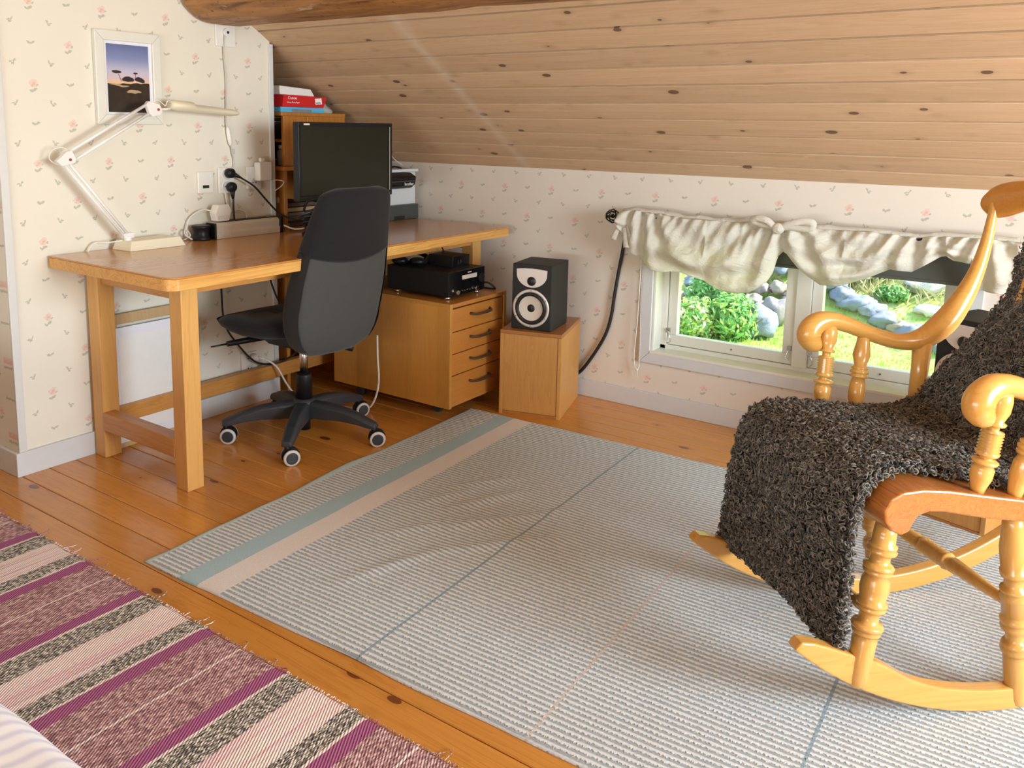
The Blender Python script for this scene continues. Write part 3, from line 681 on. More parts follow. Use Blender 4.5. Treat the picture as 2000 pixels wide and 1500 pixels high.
# ------------------------------------------------------------------ desk lamp
lp = thing('desk_lamp', 'white jointed desk lamp with cream base, two parallel arms and slim head', 'lamp', (.075, .49, ZT))
bx = .030
obj('base', MB().loft([[(bx + .0, .372, ZT), (bx + .108, .380, ZT), (bx + .108, .618, ZT), (bx, .61, ZT)], [(bx + .008, .386, ZT + .036), (bx + .096, .394, ZT + .036), (bx + .096, .600, ZT + .036), (bx + .008, .592, ZT + .036)]], smooth=False), 'beige_plastic', lp, bevel=.003)
X_ = .085
A0 = Vector((X_, .400, ZT + .042)); A1 = Vector((X_, .176, 1.105)); A2 = Vector((X_, .520, 1.288))
obj('swivel', MB().cyl((X_, .405, ZT + .03), (X_, .405, ZT + .05), .014).box(X_ - .011, X_ + .011, .385, .425, ZT + .044, ZT + .064), 'lamp_white', lp, bevel=.002)
def par_arm(p, q, gap):
    dd = (q - p).normalized(); nn = Vector((0, -dd.z, dd.y)) * gap
    for sg in (-1, 1): obj('arm', MB().tube([p + nn * sg, q + nn * sg], .0058, 8), 'lamp_white', lp)
par_arm(A0 + Vector((0, 0, .01)), A1, .008); par_arm(A1 + Vector((0, .012, 0)), A2, .017)
def bracket(c, rr, pts):
    b_ = obj('joint', MB().prism(pts, 0, X_ - .010, X_ + .010), 'lamp_white', lp, bevel=.002)
    obj('knob', MB().cyl((X_ + .010, c[0], c[1]), (X_ + .0125, c[0], c[1]), .005, 14), 'red_dot', b_)
bracket((.196, 1.104), .02, [(.148, 1.100), (.168, 1.082), (.214, 1.092), (.218, 1.108), (.204, 1.136), (.186, 1.132)])
bracket((.548, 1.282), .02, [(.512, 1.268), (.524, 1.256), (.558, 1.262), (.566, 1.280), (.556, 1.302), (.510, 1.312), (.500, 1.300)])
obj('neck', MB().tube([(X_, .566, 1.284), (X_, .606, 1.286)], .005, 8), 'lamp_white', lp)
hd = []
for t, w, h in [(0, .014, .012), (.03, .024, .02), (.10, .026, .022), (.30, .027, .023), (.32, .022, .018), (.9, .022, .016), (.97, .018, .011), (1, .010, .004)]:
    yc = .600 + t * .322; zc_ = 1.302 - t * .022 - (.004 if t > .31 else 0)
    hd.append([(X_ + w * 1.3 * math.cos(a), yc, zc_ + h * .9 * math.sin(a)) for a in [2 * PI * k / 16 for k in range(16)]])
obj('head', MB().loft(hd), 'beige_plastic', lp)
obj('head_wire', MB().tube(spline([(X_ + .006, .525, 1.305), (X_ + .01, .545, 1.318), (X_ + .012, .572, 1.300), (X_ + .006, .580, 1.296), (X_ + .008, .592, 1.316), (X_, .615, 1.316)], 6), .002, 6), 'cable_white', lp)
obj('elbow_wire', MB().tube(spline([(X_ - .005, .21, 1.13), (X_ - .02, .185, 1.145), (X_ - .03, .155, 1.135), (X_ - .03, .145, 1.105), (X_ - .01, .165, 1.085)], 6), .002, 6), 'cable_white', lp)
obj('cord', MB().tube(spline([(X_ - .01, .39, ZT + .035), (.05, .35, ZT + .03), (.028, .31, ZT + .03), (.022, .285, ZT + .004), (.012, .27, ZT - .03)], 6), .003, 6), 'cable_white', lp)

# ------------------------------------------------------------------ picture frame on the wall
pf = thing('picture_frame', 'white framed sunset photograph hanging on the rose wallpaper', 'picture', (.0, .486, 1.22))
PY0, PY1, PZ0, PZ1 = .352, .620, 1.226, 1.562
fw = .036
for pts in ([(PY0, PZ0), (PY1, PZ0), (PY1 - fw, PZ0 + fw), (PY0 + fw, PZ0 + fw)], [(PY0, PZ1), (PY0 + fw, PZ1 - fw), (PY1 - fw, PZ1 - fw), (PY1, PZ1)],
            [(PY0, PZ0), (PY0 + fw, PZ0 + fw), (PY0 + fw, PZ1 - fw), (PY0, PZ1)], [(PY1, PZ0), (PY1, PZ1), (PY1 - fw, PZ1 - fw), (PY1 - fw, PZ0 + fw)]):
    obj('frame_side', MB().prism(pts, 0, .0, .020), 'window_paint', pf, bevel=.003)
obj('mat_board', MB().box(.002, .010, PY0 + fw - .004, PY1 - fw + .004, PZ0 + fw - .004, PZ1 - fw + .004), 'paper_lilac', pf)
ph = obj('photo', MB().box(0, .0015, 0, .170, 0, .245), 'photo_print', pf, world=False); ph.location = (.0105, PY0 + fw + .012 - .486, PZ0 + fw + .008 - 1.22)

# ------------------------------------------------------------------ wall outlets, plugs, cords
def outlet(y, z, w, h, label, holes):
    t = thing('wall_outlet', label, 'outlet', (0, y, z), group=None)
    obj('plate', MB().box(0, .012, y - w / 2, y + w / 2, z - h / 2, z + h / 2), 'white_plastic', t, bevel=.003)
    for hz, rr in holes:
        s_ = obj('socket', MB().disc_ring((.0118, y, z + hz), (1, 0, 0), rr * .82, rr, .002), 'white_plastic', t)
        obj('well', MB().cyl((.0105, y, z + hz), (.0124, y, z + hz), rr * .8, 20), 'caster_ring', t)
        for k in (-1, 1): obj('pin_hole', MB().cyl((.0120, y + k * .008, z + hz), (.0130, y + k * .008, z + hz), .003, 8), 'print_black', s_)
    return t
o1 = outlet(.812, .995, .075, .088, 'white phone jack plate, leftmost of the three on the desk wall', [])
obj('port', MB().box(.0115, .0135, .812 - .016, .812 + .014, .972, .984), 'print_black', o1)
o2 = outlet(.915, 1.000, .078, .108, 'white double outlet with black plugs in the middle of the desk wall', [(.026, .024), (-.026, .024)])
o3 = outlet(1.062, 1.005, .080, .095, 'white outlet under the charger near the wall end strip', [(-.02, .022)])
o4 = outlet(1.012, .190, .085, .098, 'white outlet low under the desk with white plug', [(.022, .022), (-.022, .022)])
def plug(y, z, mat, label, down):
    t = thing('power_plug', label, 'plug', (.013, y, z))
    obj('body', MB().lathe((.013, y, z), (.046, y, z), [(0, .017), (.3, .021), (.8, .020), (1, .012)]), mat, t)
    if down: obj('strain_relief', MB().tube([(.032, y, z - .012), (.032, y + .002, z - .05)], [.012, .005], 10), mat, t)
    else: obj('strain_relief', MB().tube([(.032, y + .01, z - .003), (.04, y + .05, z - .022)], [.011, .004], 10), mat, t)
plug(.922, 1.030, 'black_plastic', 'black round plug in the upper socket, cord going right', False)
plug(.928, .972, 'black_plastic', 'black round plug in the lower socket, cord hanging straight down', True)
def cable(name, pts, rad, mat, label, per=8, n=6):
    mb = MB().tube(spline(pts, per), rad, n)
    return obj(name, mb, mat, None, label, 'cable', loc=pts[0])
cable('monitor_cable', [(.04, .97, 1.008), (.05, 1.03, .970), (.06, 1.09, .905), (.07, 1.14, .855), (.085, 1.19, .826), (.11, 1.25, .812), (.16, 1.30, .800)], .0042, 'cable_black', 'black cord running from the upper plug down behind the monitor')
cable('strip_cable', [(.034, .930, .925), (.032, .931, .88), (.034, .932, .835)], .0042, 'cable_black', 'black cord hanging straight down to the power strip')
cable('white_cord', [(.014, .905, .95), (.012, .915, .90), (.012, .935, .868), (.014, .97, .872), (.016, 1.005, .86), (.02, 1.01, .835)], .0028, 'cable_white', 'thin white cord looping above the power strip')
ch = thing('charger', 'white plug-in charger on the wall outlet beside the end strip', 'charger', (.012, 1.095, 1.02))
obj('body', MB().box(.012, .05, 1.060, 1.130, .992, 1.072), 'white_plastic', ch, bevel=.006, seg=3)
obj('plug_pin', MB().box(.014, .03, 1.085, 1.108, 1.072, 1.090), 'white_plastic', ch, bevel=.003)
cable('white_cord', [(.03, 1.125, .998), (.03, 1.16, .993), (.035, 1.205, .985), (.035, 1.195, .965), (.03, 1.16, .945)], .0022, 'cable_white', 'thin white charger cord poking past the wall end strip')
jb = thing('junction_box', 'small white ceiling cord box under the roof log', 'junction box', (.0, .93, 1.585))
obj('box_plate', MB().box(0, .008, .885, .985, 1.545, 1.64), 'white_plastic', jb, bevel=.003); obj('cap', MB().cyl((.008, .935, 1.602), (.020, .935, 1.602), .016, 18), 'white_plastic', jb); obj('screw_hole', MB().cyl((.019, .937, 1.602), (.0212, .937, 1.602), .006, 10), 'print_black', jb)
cd = thing('switch_cord', 'white wall cord with oval inline switch hanging beside the lamp', 'cord', (.0, .925, 1.3))
obj('cord', MB().tube(spline([(.016, .926, 1.60), (.008, .922, 1.52), (.007, .930, 1.42), (.008, .926, 1.30), (.010, .924, 1.225), (.010, .945, 1.14), (.007, .958, 1.08), (.006, .955, 1.05)], 8), .0034, 6), 'cable_grey', cd)
sw = [[(.012 + .008 * math.sin(a) * k, .934 + .011 * math.cos(a) * k + dy, z_) for a in [2 * PI * i / 14 for i in range(14)]] for z_, k, dy in ((1.222, .35, -.006), (1.214, .8, -.004), (1.20, 1, -.002), (1.166, 1, .004), (1.15, .8, .006), (1.142, .35, .007))]
obj('switch_body', MB().loft(sw), 'white_plastic', cd); obj('paper_tag', MB().box(.010, .0115, .945, .962, 1.108, 1.13), 'cable_grey', cd)

# power strip on the desk
ps = thing('power_strip', 'long aluminium power strip with black end caps lying on the desk', 'power strip', (.055, .95, ZT))
obj('bar', MB().prism([(.030, ZT), (.088, ZT), (.088, ZT + .024), (.082, ZT + .030), (.084, ZT + .056), (.072, ZT + .066), (.030, ZT + .066)], 1, .800, 1.135), 'alu', ps, bevel=.002)
obj('end_cap', MB().box(.028, .090, 1.135, 1.152, ZT, ZT + .068), 'black_plastic', ps, bevel=.003)
obj('end_cap', MB().box(.028, .088, .792, .800, ZT, ZT + .066), 'black_plastic', ps, bevel=.002)
obj('socket_face', MB().box(.030, .070, .86, 1.13, ZT + .066, ZT + .069), 'black_plastic', ps)
ad = thing('cable_reel', 'round black cord winder at the left end of the power strip', 'cord winder', (.05, .752, ZT))
obj('hub', MB().lathe((.052, .752, ZT), (.052, .752, ZT + .06), [(0, .036), (.12, .038), (.22, .033), (.5, .030), (.78, .033), (.88, .038), (1, .036)], 22), 'black_plastic', ad)
wp_ = thing('adapter_plug', 'white hexagonal adapter plug standing on the power strip', 'plug', (.05, .845, ZT + .0665))
obj('body', MB().prism([(.815, ZT + .0705), (.878, ZT + .0705), (.892, ZT + .112), (.876, ZT + .138), (.822, ZT + .138), (.806, ZT + .105)], 0, .034, .072), 'white_plastic', wp_, bevel=.004)
for k in range(6): obj('vent_slot', MB().box(.0715, .0728, .822 + k * .010, .826 + k * .010, ZT + .078, ZT + .094), 'cable_grey', wp_)
cable('white_cord', [(.05, .812, ZT + .112), (.03, .775, ZT + .118), (.02, .725, ZT + .09), (.022, .705, ZT + .05), (.03, .70, ZT + .02), (.04, .715, ZT + .006), (.05, .70, ZT + .01), (.042, .68, ZT + .03), (.03, .695, ZT + .045), (.03, .715, ZT + .02), (.024, .69, ZT + .004)], .003, 'cable_white', 'white cord curling beside the black cord winder')
cable('white_cord', [(.092, 1.152, ZT + .03), (.12, 1.19, ZT + .012), (.15, 1.24, ZT + .02), (.17, 1.285, ZT + .06), (.165, 1.305, ZT + .10)], .0035, 'cable_white', 'white cord rising from the power strip to behind the monitor')

# ------------------------------------------------------------------ shelf in the alcove
sh = thing('desk_shelf', 'orange pine shelf unit with ledge standing in the alcove', 'shelf', (-.15, 1.43, 0))
obj('end_panel', MB().box(-.36, .005, 1.236, 1.256, 0, 1.030), 'shelf_wood', sh, bevel=.002)
obj('end_panel', MB().box(-.36, .005, 1.625, 1.645, 0, 1.030), 'shelf_wood', sh, bevel=.002)
obj('knob', MB().ell((-.035, 1.232, .895), (.010, .006, .016)), 'book_tan', sh)
obj('back_panel', MB().box(-.36, -.345, 1.256, 1.625, 0, 1.03), 'shelf_wood', sh)
obj('ledge', MB().box(-.37, .03, 1.215, 1.66, 1.030, 1.048), 'shelf_wood', sh, bevel=.002)
obj('side_panel', MB().box(-.018, 0, 1.245, 1.38, 1.048, 1.272), 'shelf_wood', sh, bevel=.002)
obj('side_panel', MB().box(-.018, -.003, 1.38, 1.62, 1.048, 1.20), 'shelf_wood', sh, bevel=.002)
obj('side_panel', MB().box(-.36, -.342, 1.245, 1.62, 1.048, 1.272), 'shelf_wood', sh, bevel=.002)
obj('back_board', MB().box(-.342, -.018, 1.60, 1.618, 1.048, 1.25), 'shelf_wood', sh)
obj('top', MB().box(-.365, .008, 1.225, 1.625, 1.272, 1.288), 'shelf_wood', sh, bevel=.002); obj('top_rail', MB().box(-.012, .006, 1.38, 1.625, 1.235, 1.272), 'shelf_wood', sh, bevel=.002)
obj('middle_shelf', MB().box(-.342, -.018, 1.25, 1.60, 1.156, 1.168), 'shelf_wood', sh)
# books stacked in the lower part
zb = ZT + .004
specs = [('book_dark', .020, .02, 'dark thick book at the bottom of the stack behind the monitor'), ('book_tan', .026, -.02, 'tan book second from the bottom of the shelf stack'), ('book_grey', .016, .01, 'thin grey book third from the bottom of the shelf stack'), ('book_tan', .022, .0, 'brown paperback fourth from the bottom of the shelf stack'), ('book_dark', .018, -.01, 'dark book on top of the shelf stack')]
obj('stack_board', MB().box(-.345, .004, 1.256, 1.625, ZT - .016, ZT + .003), 'shelf_wood', sh)
for mat, th, j, lab in specs:
    t = thing('book', lab, 'book', (-.11, 1.36, zb), j, group='books stacked on the desk shelf')
    obj('cover', MB().box(-.115, .09 + j, -.09, .10, 0, .0025).box(-.115, .09 + j, -.09, .10, th - .0025, th).box(.087 + j, .09 + j, -.09, .10, .0, th), mat, t, world=False)
    obj('pages', MB().box(-.11, .0865 + j, -.087, .094, .0025, th - .0025), 'paper_white', t, world=False)
    zb += th + .0008
# upper compartment contents
t = thing('paper_stack', 'slanted pile of papers in the upper shelf compartment', 'papers', (-.14, 1.33, 1.168))
for k in range(5): obj('sheet', MB().box(-.10, .09, -.07, .10, .012 * k, .012 * k + .004, Matrix.Rotation(-.42 + .03 * k, 4, 'Y') @ Matrix.Translation((0, 0, .035))), 'paper_white' if k % 2 else 'book_grey', t, world=False)
t = thing('glass_jar', 'grey glass jar with white lid on the lower shelf compartment', 'jar', (-.052, 1.285, 1.048))
obj('jar_body', MB().lathe((-.052, 1.285, 1.0485), (-.052, 1.285, 1.125), [(0, .022), (.06, .028), (.8, .028), (1, .020)], 18), 'jar_grey', t); obj('lid', MB().cyl((-.052, 1.285, 1.125), (-.052, 1.285, 1.142), .022, 18), 'white_plastic', t)
t = thing('red_tin', 'small red brown tin beside the jar in the shelf', 'tin', (-.10, 1.29, 1.048)); obj('tin_body', MB().box(-.135, -.086, 1.262, 1.32, 1.0485, 1.072), 'book_dark', t, bevel=.002); obj('tin_lid', MB().box(-.137, -.084, 1.26, 1.322, 1.072, 1.080), 'book_tan', t, bevel=.002)
# things on top of the shelf
t = thing('blue_box', 'light blue carton lying under the red photo paper box', 'box', (-.12, 1.36, 1.288)); obj('carton', MB().box(-.30, -.008, 1.236, 1.50, 1.2885, 1.312), 'blue_print', t, bevel=.001); obj('label_strip', MB().box(-.007, -.0065, 1.30, 1.42, 1.291, 1.303), 'book_grey', t)
rb = thing('photo_paper_box', 'red photo paper box with white lettering on top of the shelf', 'box', (-.10, 1.375, 1.312))
Mr = Matrix.Translation((-.004, 1.243, 1.313)) @ Matrix.Rotation(.05, 4, 'Y')
obj('carton', MB().add([Mr @ Vector(p) for p in [(-.20, .0, 0), (0, .0, 0), (0, .252, 0), (-.20, .252, 0), (-.20, .012, .052), (-.006, .012, .052), (-.006, .278, .048), (-.20, .278, .048)]], [(0, 3, 2, 1), (4, 5, 6, 7), (0, 1, 5, 4), (1, 2, 6, 5), (2, 3, 7, 6), (3, 0, 4, 7)]), 'red_print', rb, bevel=.001)
base = Matrix.Translation((.1, -1.375, -1.312)) @ Mr @ Matrix.Translation((.0006, .0, 0)) @ Matrix(((0, 0, 1, 0), (1, 0, 0, 0), (0, 1, 0, 0), (0, 0, 0, 1)))
lean = Matrix.Rotation(.115, 4, 'X')
text_mesh('lettering', 'Canon', .018, 'print_white', base @ Matrix.Translation((.030, .033, 0)) @ Matrix.Rotation(-.115, 4, 'X'), rb, .0004, squash=1.15)
text_mesh('lettering', 'Glossy Photo Paper', .0095, 'print_white', base @ Matrix.Translation((.024, .017, .0014)) @ Matrix.Rotation(-.115, 4, 'X'), rb, .0004, squash=1.0)
st = obj('price_sticker', MB().add([base @ Matrix.Rotation(-.115, 4, 'X') @ Matrix.Translation((.20, .012, .0012)) @ Matrix.Rotation(.10, 4, 'Z') @ Vector(p) for p in ((0, 0, 0), (.042, 0, 0), (.042, .028, 0), (0, .028, 0))], [(0, 1, 2, 3)]), 'print_white', rb, world=False)
text_mesh('lettering', 'REA', .014, 'print_black', base @ Matrix.Rotation(-.115, 4, 'X') @ Matrix.Translation((.205, .0145, .0016)) @ Matrix.Rotation(.10, 4, 'Z'), rb, .0003, squash=1.15)
t = thing('paper_pack', 'white paper pack on top of the red photo box', 'papers', (-.12, 1.36, 1.365)); obj('pack', MB().loft([[(-.25, 1.245, 1.368), (-.02, 1.245, 1.367), (-.02, 1.455, 1.363), (-.25, 1.455, 1.363)], [(-.24, 1.250, 1.408), (-.03, 1.250, 1.406), (-.03, 1.440, 1.396), (-.24, 1.440, 1.396)]], smooth=False), 'paper_white', t, bevel=.004)
def bag(u, v):
    an = 2 * PI * u; c_, s_ = math.cos(an), math.sin(an); k = 1 + .12 * mnoise.noise(Vector((c_ * 2, s_ * 2, v * 4)))
    rr = math.sqrt(max(0.0, 1 - v ** 2.4)) * k
    return Vector((-.105 + .095 * rr * c_, 1.535 + .075 * rr * s_ - .07 * v, 1.2886 + .085 * v))
t = obj('plastic_bag', MB().grid(bag, 24, 10, closed=True), 'grey_bag', None, 'crumpled grey plastic bag behind the boxes on the shelf', 'bag', loc=(-.105, 1.535, 1.2886))

# ------------------------------------------------------------------ monitor
mo = thing('computer_monitor', 'large black flat computer monitor standing on the desk', 'monitor', (.30, 1.26, ZT))
MXF = .385; MY0, MY1, MZ0, MZ1 = .972, 1.530, .930, 1.246
obj('case', MB().box(MXF - .03, MXF - .002, MY0, MY1, MZ0, MZ1).box(MXF - .055, MXF - .03, MY0 + .1, MY1 - .1, MZ0 + .05, MZ1 - .08), 'black_plastic', mo, bevel=.003)
obj('bezel', MB().box(MXF - .002, MXF + .004, MY0, MY1, MZ0, MZ0 + .022).box(MXF - .002, MXF + .004, MY0, MY1, MZ1 - .016, MZ1).box(MXF - .002, MXF + .004, MY0, MY0 + .016, MZ0 + .022, MZ1 - .016).box(MXF - .002, MXF + .004, MY1 - .016, MY1, MZ0 + .022, MZ1 - .016), 'black_plastic', mo, bevel=.0015)
obj('bezel_edge', MB().box(MXF + .0035, MXF + .0052, MY1 - .0175, MY1 - .0155, MZ0 + .022, MZ1 - .016), 'alu', mo)
obj('screen', MB().box(MXF - .002, MXF + .0005, MY0 + .016, MY1 - .016, MZ0 + .022, MZ1 - .016), 'monitor_screen', mo)
obj('badge', MB().box(MXF + .004, MXF + .0047, MY0 + .028, MY0 + .060, MZ1 - .0125, MZ1 - .0055), 'alu', mo)
obj('stand_column', MB().box(.305, .345, 1.21, 1.29, ZT + .015, MZ0 + .10), 'black_plastic', mo, bevel=.006); obj('stand_base', MB().loft([[(.30 + .12 * math.cos(a), 1.25 + .15 * math.sin(a), z_) for a in [2 * PI * k / 28 for k in range(28)]] for z_ in (ZT, ZT + .012)], smooth=False), 'black_gloss', mo, bevel=.003)
# desk clutter of black cables behind the monitor
for k, lab in enumerate(('black cable loop under the monitor left side', 'second black cable tangle behind the monitor stand')):
    pts = [(.17 + .03 * math.sin(q * 2.1 + k), 1.22 + .035 * math.cos(q * 1.7 + k * 2) + .02 * q * .3, ZT + .008 + .05 * abs(math.sin(q * 1.3 + k)) + .014 * q * (1 - k)) for q in range(9)]
    cable('black_cable', pts, .0055, 'cable_black', lab)
dsk = thing('desk_device', 'small black desk device half hidden below the monitor', 'device', (.14, 1.31, ZT))
obj('body', MB().box(.10, .18, 1.27, 1.36, ZT, ZT + .07), 'black_gloss', dsk, bevel=.008); obj('button', MB().ell((.181, 1.30, ZT + .05), (.003, .008, .012)), 'steel', dsk); obj('button', MB().ell((.181, 1.33, ZT + .045), (.003, .008, .014)), 'steel', dsk)

# ------------------------------------------------------------------ printer
pr = thing('printer', 'grey white printer with black control panel in the corner of the desk', 'printer', (-.08, 1.80, ZT))
obj('body', MB().box(-.30, .120, 1.60, 2.022, ZT + .004, 1.006), 'printer_grey', pr, bevel=.008, seg=3)
obj('control_panel', MB().prism([(.05, .932), (.150, .925), (.178, .945), (.185, .985), (.150, 1.003), (.05, 1.010)], 1, 1.62, 1.950), 'black_gloss', pr, bevel=.006, seg=3)
obj('panel_slot', MB().box(.17, .1868, 1.63, 1.94, .962, .968), 'charcoal_plastic', pr)
obj('scanner_lid', MB().box(-.29, .14, 1.61, 2.02, 1.006, 1.022), 'printer_grey', pr, bevel=.004)
obj('paper_guide', MB().tube(spline([(.10, 1.80, 1.018), (.11, 1.86, 1.034), (.10, 1.93, 1.024)], 6), .005, 6), 'black_plastic', pr)
obj('paper_tray', MB().box(-.1, .150, 1.64, 2.010, ZT + .001, ZT + .075), 'tray_grey', pr, bevel=.004); obj('tray_notch', MB().box(.149, .1508, 1.82, 1.90, ZT + .004, ZT + .022), 'print_black', pr)
text_mesh('lettering', 'brother', .022, 'print_white', Matrix.Translation((.080 + .1875, -1.80 + 1.855, -ZT + .944)) @ Matrix(((0, 0, 1, 0), (1, 0, 0, 0), (0, 1, 0, 0), (0, 0, 0, 1))), pr, .0004)
cable('white_cord', [(.0, 2.06, 1.03), (.0, 2.0, 1.06), (.02, 1.94, 1.09)], .002, 'cable_white', 'thin white cord sticking up behind the printer')

# ------------------------------------------------------------------ framed panel leaning under the desk
fp = thing('framed_panel', 'plywood framed board with white paper leaning on the wall under the desk', 'board', (.05, .54, 0))
T = Matrix.Translation((.034, .336, 0.0)) @ Matrix.Rotation(-.02, 4, 'Y')
W_, H_ = .392, .520; f_ = .040
def fbox(n, y0, y1, z0, z1, x0, x1, m): obj(n, MB().box(x0, x1, y0, y1, z0, z1, T), m, fp, bevel=.0015)
fbox('frame_side', 0, f_, 0, H_, -.008, .008, 'frame_ply'); fbox('frame_side', W_ - f_, W_, 0, H_, -.008, .008, 'frame_ply'); fbox('frame_rail', f_, W_ - f_, 0, f_, -.008, .008, 'frame_ply'); fbox('frame_rail', f_, W_ - f_, H_ - f_, H_, -.008, .008, 'frame_ply')
fbox('paper', .018, W_ - .055, .020, H_ - .052, .0085, .0105, 'paper_lilac'); fbox('inner_sheet', .04, W_ - .075, .055, H_ - .085, .0105, .0115, 'paper_white')

# cables under the desk
cable('black_cable', [(.05, .845, ZT - .05), (.04, .85, .55), (.03, .87, .40), (.03, .93, .30), (.04, 1.02, .20), (.06, 1.11, .175), (.10, 1.17, .20), (.16, 1.20, .26)], .0045, 'cable_black', 'black cable hanging in a curve under the desk')
cable('black_cable', [(.05, 1.085, ZT - .05), (.05, 1.095, .60), (.06, 1.12, .50), (.08, 1.15, .42)], .0045, 'cable_black', 'short black cable hanging behind the chair seat')
pg = thing('power_plug', 'white plug in the low outlet under the desk', 'plug', (.013, 1.02, .215)); obj('body', MB().lathe((.013, 1.022, .212), (.05, 1.03, .220), [(0, .016), (.4, .019), (1, .010)]), 'white_plastic', pg); obj('strain_relief', MB().tube([(.045, 1.03, .218), (.07, 1.05, .212)], [.008, .004], 8), 'white_plastic', pg)
cable('white_cord', [(.07, 1.05, .212), (.10, 1.09, .17), (.13, 1.12, .09), (.17, 1.15, .03), (.24, 1.19, .0045), (.36, 1.24, .0045), (.46, 1.27, .0045), (.50, 1.285, .045), (.515, 1.30, .13), (.50, 1.31, .24), (.48, 1.33, .33)], .0045, 'cable_white', 'white cord looping over the floor behind the chair')

# ------------------------------------------------------------------ drawer cabinet
cb = thing('drawer_cabinet', 'beech veneer drawer cabinet on casters with four drawers', 'cabinet', (.52, 1.56, 0))
CX0, CX1, CY0, CY1, CZ0, CZ1 = .185, .858, 1.358, 1.775, .062, .512
obj('side_panel', MB().box(CX0, CX1, CY0, CY0 + .018, CZ0, CZ1), 'cabinet_wood', cb, bevel=.0015)
for k, (xa, xb) in enumerate(((.19, .33), (.33, .485), (.485, .65), (.65, .79), (.79, .852))):
    obj('veneer_strip', MB().box(xa, xb, CY0 - .0008, CY0 + .004, CZ0 + .001, CZ1 - .017), 'cabinet_wood', cb)
obj('side_panel', MB().box(CX0, CX1, CY1 - .018, CY1, CZ0, CZ1), 'cabinet_wood', cb, bevel=.0015)
obj('top_panel', MB().box(CX0, CX1, CY0 + .018, CY1 - .018, CZ1 - .018, CZ1 - .001), 'cabinet_wood_h', cb, bevel=.0015)
obj('bottom_panel', MB().box(CX0, CX1 - .02, CY0 + .018, CY1 - .018, CZ0, CZ0 + .018), 'cabinet_wood_h', cb); obj('back_panel', MB().box(CX0, CX0 + .015, CY0 + .018, CY1 - .018, CZ0, CZ1 - .018), 'cabinet_wood_h', cb)
for z0, z1 in ((.391, .487), (.296, .387), (.203, .292), (.066, .199)):
    d_ = obj('drawer', MB().box(CX1 - .35, CX1 - .004, CY0 + .022, CY1 - .022, z0, z1), 'cabinet_wood_h', cb, bevel=.0015)
    hz = z1 - .034 if z0 > .1 else z1 - .042
    obj('handle', MB().tube(spline([(CX1 - .004, 1.505, hz), (CX1 + .016, 1.520, hz - .004), (CX1 + .022, 1.575, hz - .005), (CX1 + .016, 1.632, hz - .004), (CX1 - .004, 1.648, hz)], 5), .0052, 8, flat=1.3), 'brown_handle', d_)
for cx_, cy_ in ((.30, 1.42), (.30, 1.71), (.72, 1.46), (.72, 1.71)):
    c_ = obj('caster', MB().cyl((cx_ - .0, cy_ - .012, .022), (cx_, cy_ + .012, .022), .022, 18), 'charcoal_plastic', cb); obj('caster_stem', MB().cyl((cx_, cy_, .03), (cx_, cy_, CZ0), .008, 10), 'steel', c_)
# receiver on the cabinet
rc = thing('hifi_receiver', 'black compact stereo receiver with silver slot on the cabinet', 'receiver', (.62, 1.54, .512))
RX0, RX1, RY0, RY1, RZ0, RZ1 = .46, .808, 1.415, 1.672, .527, .632
obj('case', MB().box(RX0, RX1 - .006, RY0 + .002, RY1 - .002, RZ0, RZ1), 'black_plastic', rc, bevel=.003); obj('front_panel', MB().box(RX1 - .006, RX1, RY0, RY1, RZ0, RZ1), 'black_gloss', rc, bevel=.002)
obj('disc_slot', MB().box(RX1, RX1 + .003, 1.505, 1.610, .592, .610), 'speaker_silver', rc, bevel=.001); obj('logo_plate', MB().box(RX1, RX1 + .0012, 1.545, 1.570, .617, .621), 'alu', rc)
obj('display', MB().box(RX1, RX1 + .0008, 1.50, 1.60, .555, .582), 'black_gloss', rc)
for yy, rr in ((1.462, .010), (1.600, .010)): obj('knob', MB().cyl((RX1, yy, .543), (RX1 + .014, yy, .543), rr, 18), 'steel', rc, bevel=.001)
obj('power_button', MB().disc_ring((RX1, 1.437, .553), (1, 0, 0), .004, .006, .003, 14), 'steel', rc); obj('large_dial', MB().cyl((RX1, 1.640, .585), (RX1 + .010, 1.640, .585), .020, 22), 'black_plastic', rc, bevel=.002)
for k in range(6): obj('button', MB().cyl((RX1, 1.487 + .018 * k, .543 + .002 * (k % 2)), (RX1 + .004, 1.487 + .018 * k, .543 + .002 * (k % 2)), .003, 8), 'steel', rc)
for fx, fy in ((.50, 1.44), (.50, 1.65), (.78, 1.44), (.78, 1.65)): obj('foot', MB().lathe((fx, fy, .512), (fx, fy, .527), [(0, .012), (.4, .014), (1, .010)]), 'steel', rc)
tb = thing('small_amplifier', 'small black box device standing on top of the stereo receiver', 'device', (.66, 1.60, .632))
obj('case', MB().box(.60, .735, 1.535, 1.650, .632, .680), 'black_plastic', tb, bevel=.002); obj('front_panel', MB().box(.735, .739, 1.535, 1.650, .632, .680), 'black_gloss', tb)
for k in range(2): obj('switch', MB().box(.739, .7405, 1.565 + .018 * k, 1.569 + .018 * k, .645, .662), 'steel', tb)
cable('black_cable', [(.62, 1.62, .680), (.58, 1.64, .72), (.55, 1.68, .73), (.54, 1.72, .69), (.50, 1.74, .60)], .0035, 'cable_black', 'black cable arching above the small amplifier')
def headphones_like():
    t = thing('headphones', 'black headphones lying on the stereo receiver', 'headphones', (.55, 1.50, .632))
    obj('band', MB().tube(spline([(.50, 1.44, .645), (.46, 1.50, .668), (.50, 1.56, .672), (.57, 1.56, .66), (.60, 1.50, .645)], 6), .008, 8, flat=1.6), 'black_plastic', t)
    for c_ in ((.51, 1.445, .652), (.585, 1.475, .652)): obj('ear_cup', MB().ell(c_, (.038, .034, .018)), 'black_plastic', t)
headphones_like()
